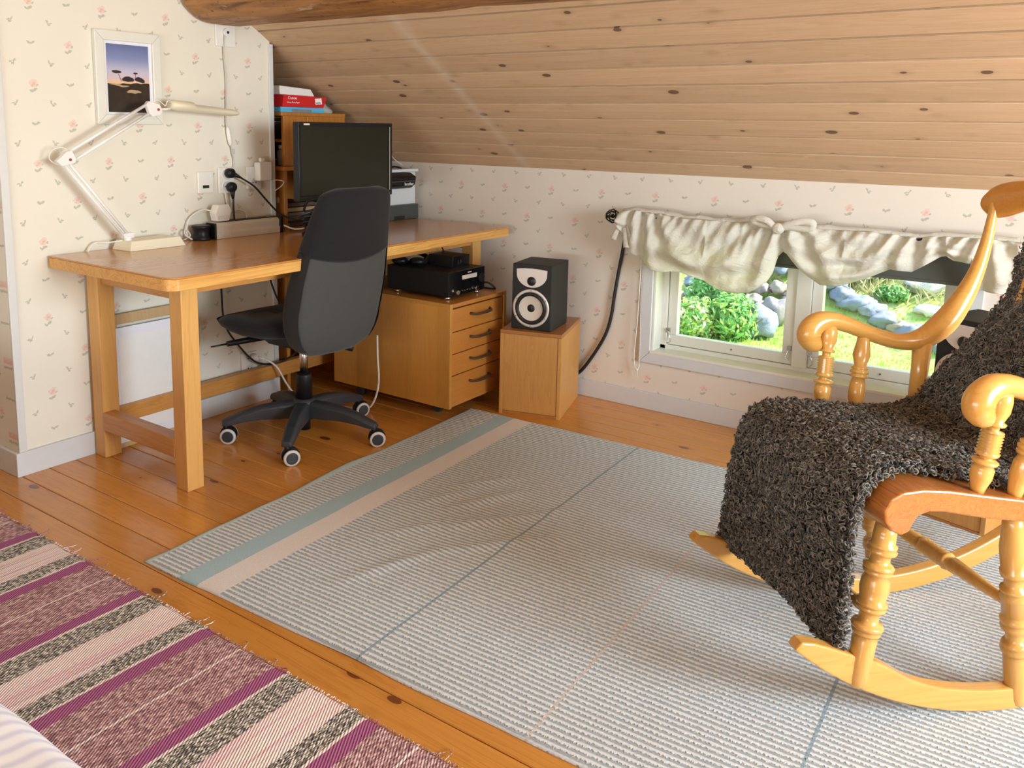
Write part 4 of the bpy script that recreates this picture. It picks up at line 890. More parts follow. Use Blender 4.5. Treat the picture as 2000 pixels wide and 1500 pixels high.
cable('black_cable', [(.48, 1.68, .56), (.60, 1.70, .535), (.74, 1.705, .54), (.79, 1.72, .548), (.82, 1.735, .525), (.80, 1.748, .5165), (.70, 1.745, .5165)], .0042, 'cable_black', 'black cable curling off the receiver on the cabinet edge')

# ------------------------------------------------------------------ loudspeakers on wooden boxes
def speaker_box(label, loc, rz):
    t = thing('speaker_stand_box', label, 'wooden box', loc, rz)
    w, dpt, h = .272, .365, .376            # local: front faces -y, x across
    for n, a in (('side_board', (-w / 2, -w / 2 + .016, 0, dpt, 0, h - .016)), ('side_board', (w / 2 - .016, w / 2, 0, dpt, 0, h - .016))): obj(n, MB().box(*a), 'teak', t, world=False, bevel=.0015)
    obj('top_board', MB().box(-w / 2, w / 2, 0, dpt, h - .016, h), 'teak_h', t, world=False, bevel=.0015); obj('bottom_board', MB().box(-w / 2 + .016, w / 2 - .016, 0, dpt, 0, .016), 'teak_h', t, world=False)
    obj('front_board', MB().box(-w / 2 + .017, w / 2 - .017, .003, .018, .017, h - .017), 'teak', t, world=False); obj('back_board', MB().box(-w / 2 + .017, w / 2 - .017, dpt - .015, dpt, .017, h - .017), 'teak', t, world=False)
    return t
def speaker(label, loc, rz):
    t = thing('loudspeaker', label, 'speaker', loc, rz)
    w, dpt, h = .182, .215, .286
    obj('cabinet', MB().prism([(-w / 2, 0), (w / 2, 0), (w / 2, h), (-w / 2 + .002, h)], 1, .0, dpt), 'speaker_body', t, world=False, bevel=.004)
    wg = [(-.070, .262), (.070, .262)] + [(.070 * math.cos(a), .250 - .075 * math.sin(a)) for a in [PI * k / 16 for k in range(0, 17)]]
    wg = [(-.070, .264), (-.035, .268), (0, .269), (.035, .268), (.070, .264)] + [(.070 * math.cos(a), .246 - .060 * math.sin(a)) for a in [PI * k / 16 for k in range(1, 16)]]
    v = obj('waveguide', MB().prism(wg[::-1], 1, -.004, .001), 'speaker_silver', t, world=False, bevel=.0015)
    obj('tweeter', MB().lathe((0, -.004, .214), (0, -.012, .214), [(0, .020), (.3, .019), (1, .004)], 22), 'rubber', v, world=False)
    wf = obj('woofer_ring', MB().disc_ring((0, -.001, .096), (0, -1, 0), .071, .083, .005, 40), 'speaker_silver', t, world=False)
    obj('surround', MB().tube([(.0625 * math.cos(a), -.004, .096 + .0625 * math.sin(a)) for a in [2 * PI * k / 40 for k in range(41)]], .0085, 10, caps=False), 'rubber', t, world=False)
    obj('cone', MB().grid(lambda u, v_: Vector(((.016 + .041 * v_) * math.cos(2 * PI * u), -.0025 - .002 * v_ + .0015 * (1 - v_), .096 + (.016 + .041 * v_) * math.sin(2 * PI * u))), 36, 4, closed=True), 'speaker_cone', t, world=False)
    obj('dust_cap', MB().lathe((0, .004, .096), (0, -.007, .096), [(0, .020), (.4, .0185), (.8, .010), (1, .002)], 22), 'rubber', t, world=False)
    for k in range(6):
        a = PI / 2 + k * PI / 3; obj('screw', MB().cyl((.077 * math.cos(a), -.0058, .096 + .077 * math.sin(a)), (.077 * math.cos(a), -.0072, .096 + .077 * math.sin(a)), .003, 8), 'steel', wf, world=False)
    return t
a1 = math.atan2(.064, .261)
speaker_box('plain teak box standing between the drawer cabinet and the window', (1.072, 1.646, 0), .29)
speaker('black studio loudspeaker with silver cone on the teak box by the cabinet', (1.050, 1.678, .376), .19)
speaker_box('teak box standing behind the rocking chair near the wall', (2.66, 1.60, 0), -.30)
speaker('black loudspeaker with pale horn behind the rocking chair', (2.672, 1.655, .376), -.42)
# braided cord from the curtain rod end to the floor behind the box
cable('braided_cord', [(1.300, K - .05, .862), (1.296, K - .02, .80), (1.283, K - .016, .70), (1.266, K - .014, .60), (1.252, K - .014, .50), (1.240, K - .014, .40), (1.215, K - .014, .31), (1.165, K - .016, .215), (1.10, K - .018, .12), (1.05, K - .02, .088), (.98, K - .02, .085)], .0078, 'cable_black', 'thick black braided cord hanging along the wall from the curtain rod')

# ------------------------------------------------------------------ office chair (faces the desk, -x)
OC = Vector((.484, .893, 0))
oc = thing('office_chair', 'black and grey high-backed swivel chair at the desk', 'chair', OC)
ang0 = math.radians(17)
for k in range(5):
    a = ang0 + k * 2 * PI / 5; dx, dy = math.cos(a), math.sin(a); px, py = -dy, dx
    L = .305
    rings = []
    for t, zt, zb_, w in ((.03, .150, .085, .030), (.10, .148, .086, .030), (.17, .140, .088, .026), (.24, .122, .082, .024), (.295, .100, .072, .023), (.318, .092, .072, .018)):
        rings.append([OC + Vector((dx * t + px * w * sx, dy * t + py * w * sx, z_)) for sx, z_ in ((-1, zb_), (1, zb_), (1, zt - .012), (.6, zt), (-.6, zt), (-1, zt - .012))])
    leg = obj('base_arm', MB().loft(rings, smooth=False), 'charcoal_plastic', oc, bevel=.004)
    wa = math.radians((-38, -20, -62, -50, -28)[k]); wx, wy = math.cos(wa), math.sin(wa)
    c = OC + Vector((dx * L, dy * L, 0)); ct = c + Vector((-wy * .012, wx * .012, 0))
    cs = obj('caster', MB().cyl(c + Vector((0, 0, .045)), c + Vector((0, 0, .08)), .010, 10).lathe(ct + Vector((wx * .006, wy * .006, .036)), ct - Vector((wx * .006, wy * .006, -.036)), [(0, .033), (1, .033)], 18), 'black_plastic', oc)
    for sg in (-1, 1):
        p0 = ct + Vector((wx * .008 * sg, wy * .008 * sg, .031)); p1 = ct + Vector((wx * .026 * sg, wy * .026 * sg, .031))
        w_ = obj('wheel', MB().lathe(p0, p1, [(0, .027), (.1, .031), (.7, .031), (.9, .026)], 22), 'black_plastic', cs)
        obj('tyre_ring', MB().lathe(p0.lerp(p1, .55), p1, [(0, .0312), (.6, .0312), (1, .0275), (1.02, .02)], 24), 'caster_ring', w_)
        obj('hub_cap', MB().lathe(p1 - (p1 - p0) * .1, p1 + (p1 - p0) * .06, [(0, .0235), (.8, .0225), (1, .018)], 20), 'charcoal_plastic', w_)
obj('hub', MB().lathe(OC + Vector((0, 0, .075)), OC + Vector((0, 0, .16)), [(0, .040), (.3, .048), (.8, .046), (1, .036)], 20), 'charcoal_plastic', oc)
obj('column_foot', MB().cyl(OC + Vector((0, 0, .030)), OC + Vector((0, 0, .09)), .024, 18), 'black_plastic', oc)
obj('column', MB().lathe(OC + Vector((0, 0, .15)), OC + Vector((0, 0, .262)), [(0, .032), (.9, .031), (1, .028)], 20), 'black_plastic', oc)
obj('gas_spring', MB().cyl(OC + Vector((0, 0, .26)), OC + Vector((0, 0, .385)), .0165, 18), 'steel', oc)
obj('mechanism', MB().prism([(.30, .40), (.36, .372), (.60, .372), (.635, .40), (.64, .43), (.28, .43)], 1, .82, .965), 'black_plastic', oc, bevel=.008)
obj('lever', MB().tube([(.34, .84, .395), (.31, .76, .392), (.285, .68, .388)], [.011, .012, .011], 10).tube([(.285, .68, .388), (.262, .622, .384)], [.004, .003], 8), 'black_plastic', oc)
def seat_ring(t):
    # t 0 bottom..1 top
    out = []
    for i in range(44):
        a = 2 * PI * i / 44; c_, s_ = math.cos(a), math.sin(a); e = .62
        hx = .265; hy = .238
        x = .395 + math.copysign(abs(c_) ** e, c_) * hx; yv = .893 + math.copysign(abs(s_) ** e, s_) * hy * (1 - .10 * (1 if c_ < 0 else 0) * abs(c_))
        front = max(0, (.30 - x) / .17); rise = .02 * max(0, (x - .45) / .2) - .030 * front ** 1.6
        k = [(.80, .428), (.95, .440), (1, .462), (.99, .480), (.90, .497), (.70, .503), (.3, .502)][t]
        th = k[1]
        if t < 3: th += .028 * max(0, (.35 - x) / .2)
        out.append(OC * 0 + Vector((.395 + (x - .395) * k[0], .893 + (yv - .893) * k[0], th + rise)))
    return out
obj('seat', MB().loft([seat_ring(t) for t in range(7)]), 'chair_black', oc)
def back_ring(z, dz, grow=0.0, zfun=None):
    w = interp(z, [(.385, .13), (.40, .165), (.43, .198), (.48, .222), (.56, .231), (.66, .229), (.76, .216), (.86, .199), (.94, .184), (.985, .172), (1.003, .150), (1.012, .11)])
    th = interp(z, [(.385, .018), (.41, .034), (.48, .046), (.62, .048), (.80, .038), (.95, .030), (1.0, .022), (1.012, .008)]) + grow
    w += grow
    out = []
    for i in range(40):
        a = 2 * PI * i / 40; c_, s_ = math.cos(a), math.sin(a); e = .42
        xx = math.copysign(abs(c_) ** e, c_) * th; yy = math.copysign(abs(s_) ** .72, s_) * w
        zz = z
        if zfun: zz = zfun(z, yy / w, c_)
        xc = .672 + .012 * ((zz - .5) / .5) ** 1 * 1 + .118 * max(0, (zz - .52) / .5) ** 1.15 - .02 * (yy / w) ** 2
        out.append(Vector((xc + xx, .893 + yy, zz)))
    return out
zs = [.385, .392, .402, .42, .45, .50, .56, .62, .68, .74, .80, .86, .92, .96, .985, .998, 1.006, 1.012]
br = obj('backrest', MB().loft([back_ring(z, 0) for z in zs if z < .94]), 'chair_grey', oc)
def cov(z, q, c_):
    lo = .775 - .038 * (1 - q * q) + .02 * (1 if c_ < 0 else 0)
    return lo + (z - .76) * (1.014 - lo) / (1.014 - .76)
obj('head_cover', MB().loft([back_ring(z, 0, .0025, cov) for z in (.76, .77, .80, .84, .88, .92, .96, .985, .998, 1.006, 1.014)]), 'chair_black', oc)
for sg in (-1, 1):
    side = MB()
    def sf(u, v, sg=sg):
        z = .41 + v * .38; w = interp(z, [(.385, .13), (.40, .165), (.43, .198), (.48, .222), (.56, .231), (.66, .229), (.76, .216), (.86, .199)])
        th = interp(z, [(.385, .018), (.41, .034), (.48, .046), (.62, .048), (.80, .038)])
        xc = .672 + .012 * ((z - .5) / .5) + .118 * max(0, (z - .52) / .5) ** 1.15 - .02
        return Vector((xc - th * .9 + u * th * 1.75, .893 + sg * (w + .0022 - .012 * (2 * u - 1) ** 4), z))
    side.grid(sf, 8, 16)
    obj('side_panel', side, 'chair_side', oc)

obj('back_bracket', MB().prism([(.56, .362), (.645, .372), (.65, .40), (.56, .40)], 1, .83, .955), 'black_plastic', oc, bevel=.006)
obj('rear_knob', MB().cyl((.63, .965, .380), (.665, .985, .372), .013, 14), 'black_plastic', oc)

# ------------------------------------------------------------------ curtain rod, curtain, blind, bead chain
YC = K - .085
rd = thing('curtain_rod', 'black iron curtain rod with wire cage ends above the window', 'curtain rod', (2.0, YC, .862))
obj('rod', MB().cyl((1.285, YC, .862), (2.79, YC, .872), .009, 12), 'iron', rd)
for cx_, cz_ in ((1.262, .862), (2.815, .872)):
    sgn = -1 if cx_ < 2 else 1
    fin = obj('cage_finial', MB().ell((cx_, YC, cz_), (.010, .010, .010)), 'iron', rd)
    for k in range(4):
        a = PI * k / 4
        obj('cage_wire', MB().tube([(cx_ + .031 * math.cos(t), YC + .028 * math.sin(t) * math.sin(a), cz_ + .028 * math.sin(t) * math.cos(a)) for t in [2 * PI * q / 20 for q in range(21)]], .0024, 6, caps=False), 'iron', fin)
    obj('cage_ring', MB().tube([(cx_, YC + .030 * math.cos(t), cz_ + .030 * math.sin(t)) for t in [2 * PI * q / 20 for q in range(21)]], .0028, 6, caps=False), 'iron', fin)
    obj('collar', MB().cyl((cx_ - sgn * .026, YC, cz_), (cx_ - sgn * .044, YC, cz_), .013, 12), 'iron', fin)
for bx_ in (1.34, 2.60): obj('bracket', MB().box(bx_ - .006, bx_ + .006, YC - .004, K, .852, .862).box(bx_ - .012, bx_ + .012, K - .006, K, .83, .872), 'iron', rd)
topc = [(1.305, .885), (1.36, .897), (1.42, .893), (1.49, .890), (1.60, .880), (1.75, .880), (1.93, .885), (2.02, .885), (2.16, .880), (2.31, .884), (2.45, .876), (2.56, .888), (2.64, .890), (2.72, .890), (2.78, .885)]
botc = [(1.305, .80), (1.341, .730), (1.40, .690), (1.439, .661), (1.47, .648), (1.522, .645), (1.56, .652), (1.60, .650), (1.68, .632), (1.73, .612), (1.768, .600), (1.832, .592), (1.88, .602), (1.912, .622), (1.95, .655), (1.968, .690), (1.983, .759), (2.0, .778), (2.02, .772), (2.063, .727), (2.10, .695), (2.144, .663), (2.18, .662), (2.217, .668), (2.303, .706), (2.36, .738), (2.386, .752), (2.42, .752), (2.453, .748), (2.50, .782), (2.54, .812), (2.561, .818), (2.582, .802), (2.61, .802), (2.641, .800), (2.66, .712), (2.70, .705), (2.74, .708), (2.78, .716)]
knots_ = [1.40, 1.99, 2.46, 2.66]
def curt(u, v):
    x = 1.305 + u * (2.78 - 1.305); zt = interp(x, topc) ; zb_ = interp(x, botc)
    z = zt + (zb_ - zt) * v
    bag_ = math.sin(PI * min(1, v * 1.02)) ** .7
    dk_ = min(abs(x - q) for q in knots_); kx = min(knots_, key=lambda q: abs(x - q))
    th = math.atan2((x - kx) * 1.0, max(.02, .99 - z))
    f1 = .017 * math.sin(th * 15 + v * 1.5 + 2 * mnoise.noise(Vector((x * 6, z * 6, 9)))) * math.exp(-dk_ * 3.0)          # radiating from the ties
    f2 = .005 * math.sin(x * 150 + 14 * v + 4 * math.sin(x * 13)) * (1 - v) ** 2                # gathers on the rod
    f3 = .018 * math.sin(v * 15 + 3.0 * mnoise.noise(Vector((x * 5, z * 5, 2))) + x * 5) * min(1, v * 1.6) * min(1, dk_ * 5)   # swag folds parallel to the hem
    f4 = .012 * mnoise.noise(Vector((x * 9, z * 11, 1.3))) + .004 * mnoise.noise(Vector((x * 30, z * 26, 1.3)))
    yb = YC - .014 - .042 * bag_ * (.5 + .5 * min(1, dk_ * 6)) + f1 + f2 + f3 + f4
    return Vector((x, yb, z + .004 * mnoise.noise(Vector((x * 22, 0, 8))) * (1 - v)))
ct = thing('curtain', 'white cloth valance wound and draped over the iron rod', 'curtain', (2.0, YC, .86))
obj('drape', MB().grid(curt, 340, 46), 'curtain_cloth', ct, solid=.0012)
def wrapb(u, v):   # cloth over the top and back of the rod
    x = 1.315 + u * 1.455; a = v * PI * .9; zt = interp(x, topc)
    return Vector((x, YC - .012 + .024 * (1 - math.cos(a)) * .9, zt - .003 + (.016 + .008 * mnoise.noise(Vector((x * 16, 0, 3)))) * math.sin(a) - .05 * max(0, v - .5)))
obj('rod_wrap', MB().grid(wrapb, 160, 8), 'curtain_cloth', ct, solid=.0012)
bow = [[(1.985, YC - .05, .862), (1.95, YC - .065, .900), (1.905, YC - .06, .905), (1.885, YC - .05, .892), (1.92, YC - .045, .880), (1.985, YC - .05, .872)],
       [(1.985, YC - .05, .868), (2.03, YC - .06, .893), (2.09, YC - .055, .908), (2.115, YC - .05, .900), (2.10, YC - .045, .878), (2.03, YC - .045, .878), (1.985, YC - .05, .872)]]
for bpts in bow: obj('bow_loop', MB().tube(spline(bpts, 6), .013, 10, flat=.7), 'curtain_cloth', ct)
obj('bow_knot', MB().ell((1.990, YC - .058, .872), (.024, .018, .022), 14, 10), 'curtain_cloth', ct)
for pts in ([(1.318, YC - .02, .84), (1.300, YC - .03, .80), (1.285, YC - .028, .765)], [(1.335, YC - .03, .82), (1.345, YC - .04, .78), (1.350, YC - .035, .735)], [(1.345, YC - .03, .83), (1.362, YC - .04, .79), (1.368, YC - .03, .755)]):
    obj('tie_end', MB().tube(spline(pts, 5), [.008 + .006 * k / 10 for k in range(11)], 8, flat=.35), 'curtain_cloth', ct)
rbk = thing('roller_blind', 'dark grey green roller blind behind the white curtain', 'blind', (2.03, K - .03, .80))
obj('cloth', MB().box(WX0 + .015, 2.628, K - .024, K - .0225, .712, .845), 'blind_cloth', rbk); obj('hem_bar', MB().box(WX0 + .015, 2.628, K - .027, K - .020, .706, .718), 'blind_cloth', rbk, bevel=.002)
obj('roller', MB().cyl((WX0 - .01, K - .028, .852), (2.645, K - .028, .852), .019, 18), 'blind_cloth', rbk)
bc = thing('bead_chain', 'white bead pull chain loop hanging left of the window', 'blind chain', (1.38, K - .03, .45))
bl = obj('beads', MB(), 'cable_white', bc)
def beads():
    m = MB()
    z = .84
    while z > .19: m.ell((1.392 + .004 * math.sin(z * 9), K - .030, z), .0024, 6, 4); z -= .0062
    return m
bpy.data.objects.remove(bl)
obj('beads', beads(), 'cable_white', bc, kind='stuff')
obj('cord', MB().tube(spline([(1.384, K - .03, .84), (1.380, K - .03, .60), (1.376, K - .03, .40), (1.368, K - .03, .25), (1.376, K - .03, .185), (1.388, K - .03, .178), (1.394, K - .03, .20)], 6), .0022, 6), 'cable_white', bc)
obj('knot', MB().ell((1.385, K - .03, .178), (.006, .005, .008)).tube([(1.385, K - .03, .175), (1.389, K - .03, .14)], .0018, 5), 'cable_white', bc)

# ------------------------------------------------------------------ rugs
RA = math.radians(2.0); RO = Vector((.872, -.088, 0)); RW, RL = 1.665, 2.95
def rug_h(x, y):
    h = .006
    for cx_, cy_, a_, l_, w_, hh in ((.50, 1.02, .95, .13, .022, .007), (.58, .90, 1.1, .12, .020, .009), (.66, .76, .9, .12, .022, .010), (.74, .62, .8, .10, .026, .007), (.60, .40, 1.2, .16, .022, .006), (.52, .62, 1.0, .14, .020, .005), (.85, .75, .7, .12, .025, .005), (.45, .84, 1.15, .12, .018, .006), (.80, .95, 1.0, .14, .022, .004)):
        dx, dy = x - cx_, y - cy_; p = dx * math.cos(a_) + dy * math.sin(a_); q = -dx * math.sin(a_) + dy * math.cos(a_)
        h += hh * math.exp(-(p / l_) ** 2 - (q / w_) ** 2)
    h += .0012 * (1 + mnoise.noise(Vector((x * 3.1, y * 4.3, .5)))) + .0008 * (1 + mnoise.noise(Vector((x * 11, y * 9, 2))))
    return h
def edge_fade(x, y):
    e = min(y, RW - y, x + .001, RL - x)
    return min(1, max(0, e / .012))
def rugf(u, v):
    y = v * RW; x0 = .0 + .012 * mnoise.noise(Vector((0, y * 5, 3))) - .020 * math.exp(-((y - .85) / .12) ** 2)
    x = x0 + u * (RL - x0); yy = y + .010 * mnoise.noise(Vector((x * 3.3, v * 2, 7))) * (1 if v in (0, 1) else .6)
    return Vector((x, yy, rug_h(x, yy) * (.35 + .65 * edge_fade(x - x0, y))))
rug = obj('area_rug', MB().grid(rugf, 260, 190), 'rug_weave', None, 'large pale blue and white ribbed rug with wrinkles under the rocking chair', 'rug')
rug.location = RO; rug.rotation_euler = (0, 0, RA)
m_ = rug.modifiers.new('solid', 'SOLIDIFY'); m_.thickness = .004; m_.offset = -1
RY = -.189
def runf(u, v):
    x = -.9 + u * 3.4; y = RY - .82 * v
    yy = y + (.006 * mnoise.noise(Vector((x * 16, 0, 5))) + .004 * mnoise.noise(Vector((x * 60, 0, 5))) if v == 0 else 0)
    e = min(1, v * .82 / .010)
    return Vector((x, yy - RY, (.009 + .002 * mnoise.noise(Vector((x * 9, y * 5, 0)))) * (.3 + .7 * e)))
runner = thing('rag_rug', 'purple, pink and black striped rag runner in front of the bed', 'rug', (0, RY, 0))
obj('weave', MB().grid(runf, 420, 60), 'runner_weave', runner, world=False)
fr = MB()
for k in range(420):
    x = -.3 + k * 2.7 / 420 + random.uniform(-.003, .003); ln_ = random.uniform(.003, .009) if random.random() < .93 else random.uniform(.02, .045)
    an = PI / 2 + random.gauss(0, .6); fr.tube([(x, -.002, .006), (x + ln_ * .6 * math.cos(an), ln_ * .6 * math.sin(an), .007), (x + ln_ * math.cos(an + .4), ln_ * math.sin(an + .4), .003)], .0011, 4, caps=False)
obj('fringe', fr, 'runner_weave', runner, world=False, kind='stuff')

# ------------------------------------------------------------------ bed (corner at the lower left)
bd = thing('bed', 'bed with pale blue striped duvet at the lower left corner', 'bed', (.9, -1.75, 0))
obj('frame', MB().box(-.15, 2.46, -2.6, -1.02, .12, .26), 'desk_wood_x', bd, bevel=.005)
for lx in (-.10, 2.38):
    for ly in (-2.55, -1.09): obj('leg', MB().box(lx, lx + .05, ly, ly + .05, 0.0, .12), 'desk_wood_leg', bd)
obj('mattress', MB().box(-.14, 2.45, -2.58, -1.03, .26, .42), 'paper_white', bd, bevel=.03, seg=3)
def duv(u, v):
    # across x from -.3 to 1.96 with rounded edge; along y over the near side (v)
    e = .74
    a = (v - .5) * 2
    x = -.12 + 2.70 * u; edge = max(0, (u - .93) / .07)
    if v < .35:
        t = v / .35; yy = -.885 - .035 * (1 - math.cos(t * PI / 2)) * 2; zz = .19 + .30 * math.sin(t * PI / 2)
    else:
        t = (v - .35) / .65; yy = -.955 - 1.45 * t; zz = .49 + .05 * math.sin(min(1, t * 5) * PI / 2)
    zz -= .25 * edge ** 2.2; x -= .0 * edge
    yy += .03 * mnoise.noise(Vector((x * 3, zz * 3, 0))) - .10 * edge ** 2
    zz += .022 * mnoise.noise(Vector((x * 4, yy * 4, 3)))
    return Vector((x, yy, zz))
obj('duvet', MB().grid(duv, 110, 60), 'duvet', bd, solid=.03)

# ------------------------------------------------------------------ rocking chair
th_ = .8213; CA = Vector((math.cos(th_), math.sin(th_), 0)); CW = Vector((math.sin(th_), -math.cos(th_), 0)); CO = Vector((2.75, .844, .009))
# local frame: x = rearwards (s), y = -lateral(near) ; rotation th_ about z maps local x->CA, local y->(-sin,cos) = -CW
rk = thing('rocking_chair', 'honey birch rocking chair with turned legs and scrolled arms', 'rocking chair', CO, th_)
def L(s, lat, z): return (s, -lat, z)
RRk = .843; HL = .233
for sg in (-1, 1):
    m = MB(); rings = []
    for k in range(41):
        ph = -.70 + 1.36 * k / 40; R1 = RRk; hgt = .050 + .016 * math.exp(-((ph + .46) / .10) ** 2)
        if k < 4: hgt *= .42 + .58 * math.sin(PI / 2 * k / 4) ** .7
        if k > 37: hgt *= .5 + .5 * (40 - k) / 3
        s0, z0 = R1 * math.sin(ph), R1 * (1 - math.cos(ph)); s1, z1 = (R1 - hgt) * math.sin(ph), R1 - (R1 - hgt) * math.cos(ph)
        rings.append([L(s0, sg * HL - .016, z0), L(s0, sg * HL + .016, z0), L(s1, sg * HL + .016, z1), L(s1, sg * HL - .016, z1)])
    obj('rocker', m.loft(rings, smooth=False), 'birch', rk, world=False, bevel=.004)
legp = [(0, .018), (.02, .025), (.06, .0275), (.12, .0285), (.30, .0305), (.325, .0265), (.33, .033), (.345, .0345), (.36, .0315), (.365, .036), (.38, .0375), (.395, .035), (.40, .026), (.45, .0255), (.475, .030), (.48, .034), (.495, .0355), (.505, .031), (.51, .0355), (.525, .037), (.54, .0305), (.60, .0345), (.66, .033), (.69, .0285), (.70, .0335), (.715, .0350), (.725, .031), (.73, .035), (.745, .036), (.76, .031), (.765, .026), (.80, .0255), (.82, .029), (.825, .034), (.84, .0355), (.855, .031), (.86, .0335), (.875, .034), (.885, .029), (.94, .0285), (1, .026)]
legr = [(0, .018), (.015, .025), (.05, .0285), (.25, .030), (.27, .026), (.275, .033), (.295, .035), (.31, .031), (.315, .034), (.33, .031), (.335, .025), (.38, .0245), (.40, .033), (.415, .034), (.43, .029), (.435, .034), (.455, .0345), (.47, .028), (.475, .031), (.55, .031), (.56, .034), (.575, .0345), (.59, .029), (.595, .033), (.61, .0335), (.62, .026), (.67, .0255), (.675, .032), (.70, .033), (.705, .031), (.82, .033), (.92, .028), (1, .024)]
def crisp(prof, k=1.2, mid=.0295, sc=1.0):
    return [(t, sc * r_ if (i == 0 or t > .985 or t < .2) else sc * (mid + (r_ - mid) * k)) for i, (t, r_) in enumerate(prof)]
for sg in (-1, 1):
    obj('leg', MB().lathe(L(-.392, sg * (HL + .006), .098), L(-.352, sg * .236, .452), crisp(legp, 1.35, .0295, .80), 20), 'birch_v', rk, world=False)
    obj('leg', MB().lathe(L(.012, sg * (HL + .002), .004), L(-.055, sg * .236, .455), crisp(legr, 1.35, .0295, .80), 20), 'birch_v', rk, world=False)
sprof = [(0, .011), (.08, .012), (.38, .0185), (.40, .014), (.405, .020), (.42, .022), (.44, .017), (.455, .021), (.47, .017), (.485, .021), (.50, .017), (.515, .021), (.53, .017), (.545, .021), (.56, .017), (.58, .022), (.595, .020), (.60, .014), (.62, .0185), (.92, .012), (1, .011)]
obj('stretcher', MB().lathe(L(-.022, -HL, .235), L(-.022, HL, .235), sprof, 14), 'birch_v', rk, world=False)
obj('stretcher', MB().lathe(L(-.374, -HL, .26), L(-.374, HL, .26), sprof, 14), 'birch_v', rk, world=False)
seat = [(-.362, .452), (-.385, .462), (-.400, .482), (-.404, .505), (-.392, .528), (-.365, .541), (-.32, .5435), (-.26, .537), (-.18, .522), (-.09, .506), (0, .494), (.09, .490), (.15, .498), (.15, .462), (.08, .452), (0, .453), (-.08, .459), (-.16, .470), (-.22, .483), (-.27, .494), (-.305, .497), (-.328, .490), (-.338, .474), (-.345, .458)]
def seat_mb():
    m = MB(); rings = []
    for lat, sh in ((-.292, .0), (-.28, 0), (-.14, -.006), (0, -.008), (.14, -.006), (.28, 0), (.292, 0)):
        rings.append([L(s, lat if lat > -.2 else lat + max(0, -.24 - s) * .62, z + sh * (1 if s > -.3 else 0)) for s, z in seat])
    return m.loft(rings, smooth=True)
so = obj('seat', seat_mb(), 'seat_pine', rk, world=False, bevel=.004)
spd = [(0, .0135), (.05, .0145), (.15, .021), (.24, .0205), (.285, .0155), (.29, .022), (.315, .0235), (.33, .0195), (.335, .013), (.365, .013), (.37, .020), (.40, .022), (.415, .0165), (.43, .021), (.445, .0165), (.46, .021), (.475, .0165), (.49, .021), (.505, .0165), (.52, .021), (.535, .0165), (.55, .021), (.565, .0165), (.58, .021), (.595, .0165), (.60, .0205), (.615, .012), (.66, .0125), (.665, .019), (.685, .020), (.70, .015), (.80, .0205), (.90, .0205), (1, .017)]
spd2 = [(0, .0135), (.05, .0145), (.22, .021), (.36, .020), (.44, .0155), (.445, .021), (.475, .0215), (.485, .0175), (.50, .022), (.53, .022), (.54, .0175), (.555, .021), (.575, .020), (.585, .0155), (.72, .0215), (.88, .017), (1, .014)]
arm = [(-.184, .680, .012), (-.194, .683, .020), (-.208, .692, .0265), (-.217, .708, .0295), (-.211, .728, .0285), (-.188, .744, .0255), (-.15, .746, .0215), (-.10, .731, .0198), (-.04, .708, .0192), (.035, .688, .0205), (.10, .694, .0265), (.160, .736, .0315), (.206, .802, .0262), (.237, .870, .0192), (.256, .945, .0150), (.266, 1.02, .0115), (.270, 1.06, .011)]
def armlat(s): return interp(s, [(-.22, .288), (-.05, .281), (.1, .266), (.26, .256)])
for sg in (-1, 1):
    pts = spline(arm, 6)
    obj('arm', MB().tube([L(s, sg * armlat(s), z) for s, z, r_ in pts], [r_ for s, z, r_ in pts], 14, flat=1.05, up=(0, 1, 0)), 'birch', rk, world=False)
    obj('arm_post', MB().tube([L(.105, sg * .266, .705), L(.10, sg * .262, .60), L(.092, sg * .258, .49)], [.026, .0215, .019], 12), 'birch_v', rk, world=False)
    obj('arm_spindle', MB().lathe(L(-.180, sg * .268, .520), L(-.160, sg * .286, .738), crisp(spd, 1.35, .018), 18), 'birch_v', rk, world=False)
    obj('arm_spindle', MB().lathe(L(-.085, sg * .262, .500), L(-.058, sg * .284, .712), crisp(spd2, 1.3, .018), 18), 'birch_v', rk, world=False)
for k in range(4):
    lat = -.075 + .05 * k
    obj('back_spindle', MB().lathe(L(.105, lat * .95, .490), L(.262 + .012 * (1 - (lat / .2) ** 2), lat * 1.05, 1.05), [(0, .010), (.3, .0125), (.5, .010), (.7, .012), (1, .009)], 10), 'birch_v', rk, world=False)
cr = []
for k in range(45):
    q = math.sin(-PI / 2 + PI * k / 44); lat = q * .292; aq = abs(q)
    hh = .043 * (1 if aq < .84 else math.sqrt(max(.004, 1 - ((aq - .84) / .16) ** 2))) * (.80 + .25 * min(1, max(0, (aq - .5) / .25)))
    zc_ = 1.090 - (.026 * max(0, (aq - .45) / .55) ** 1.2) + .012 * math.cos(q * PI)
    sc_ = .272 + .030 * (1 - q * q)
    cr.append([L(sc_ + .021 * math.cos(a) * (1 if hh > .02 else .6), lat, zc_ + hh * math.sin(a)) for a in [2 * PI * i / 16 for i in range(16)]])
obj('crest_rail', MB().loft(cr), 'crest_wood', rk, world=False)

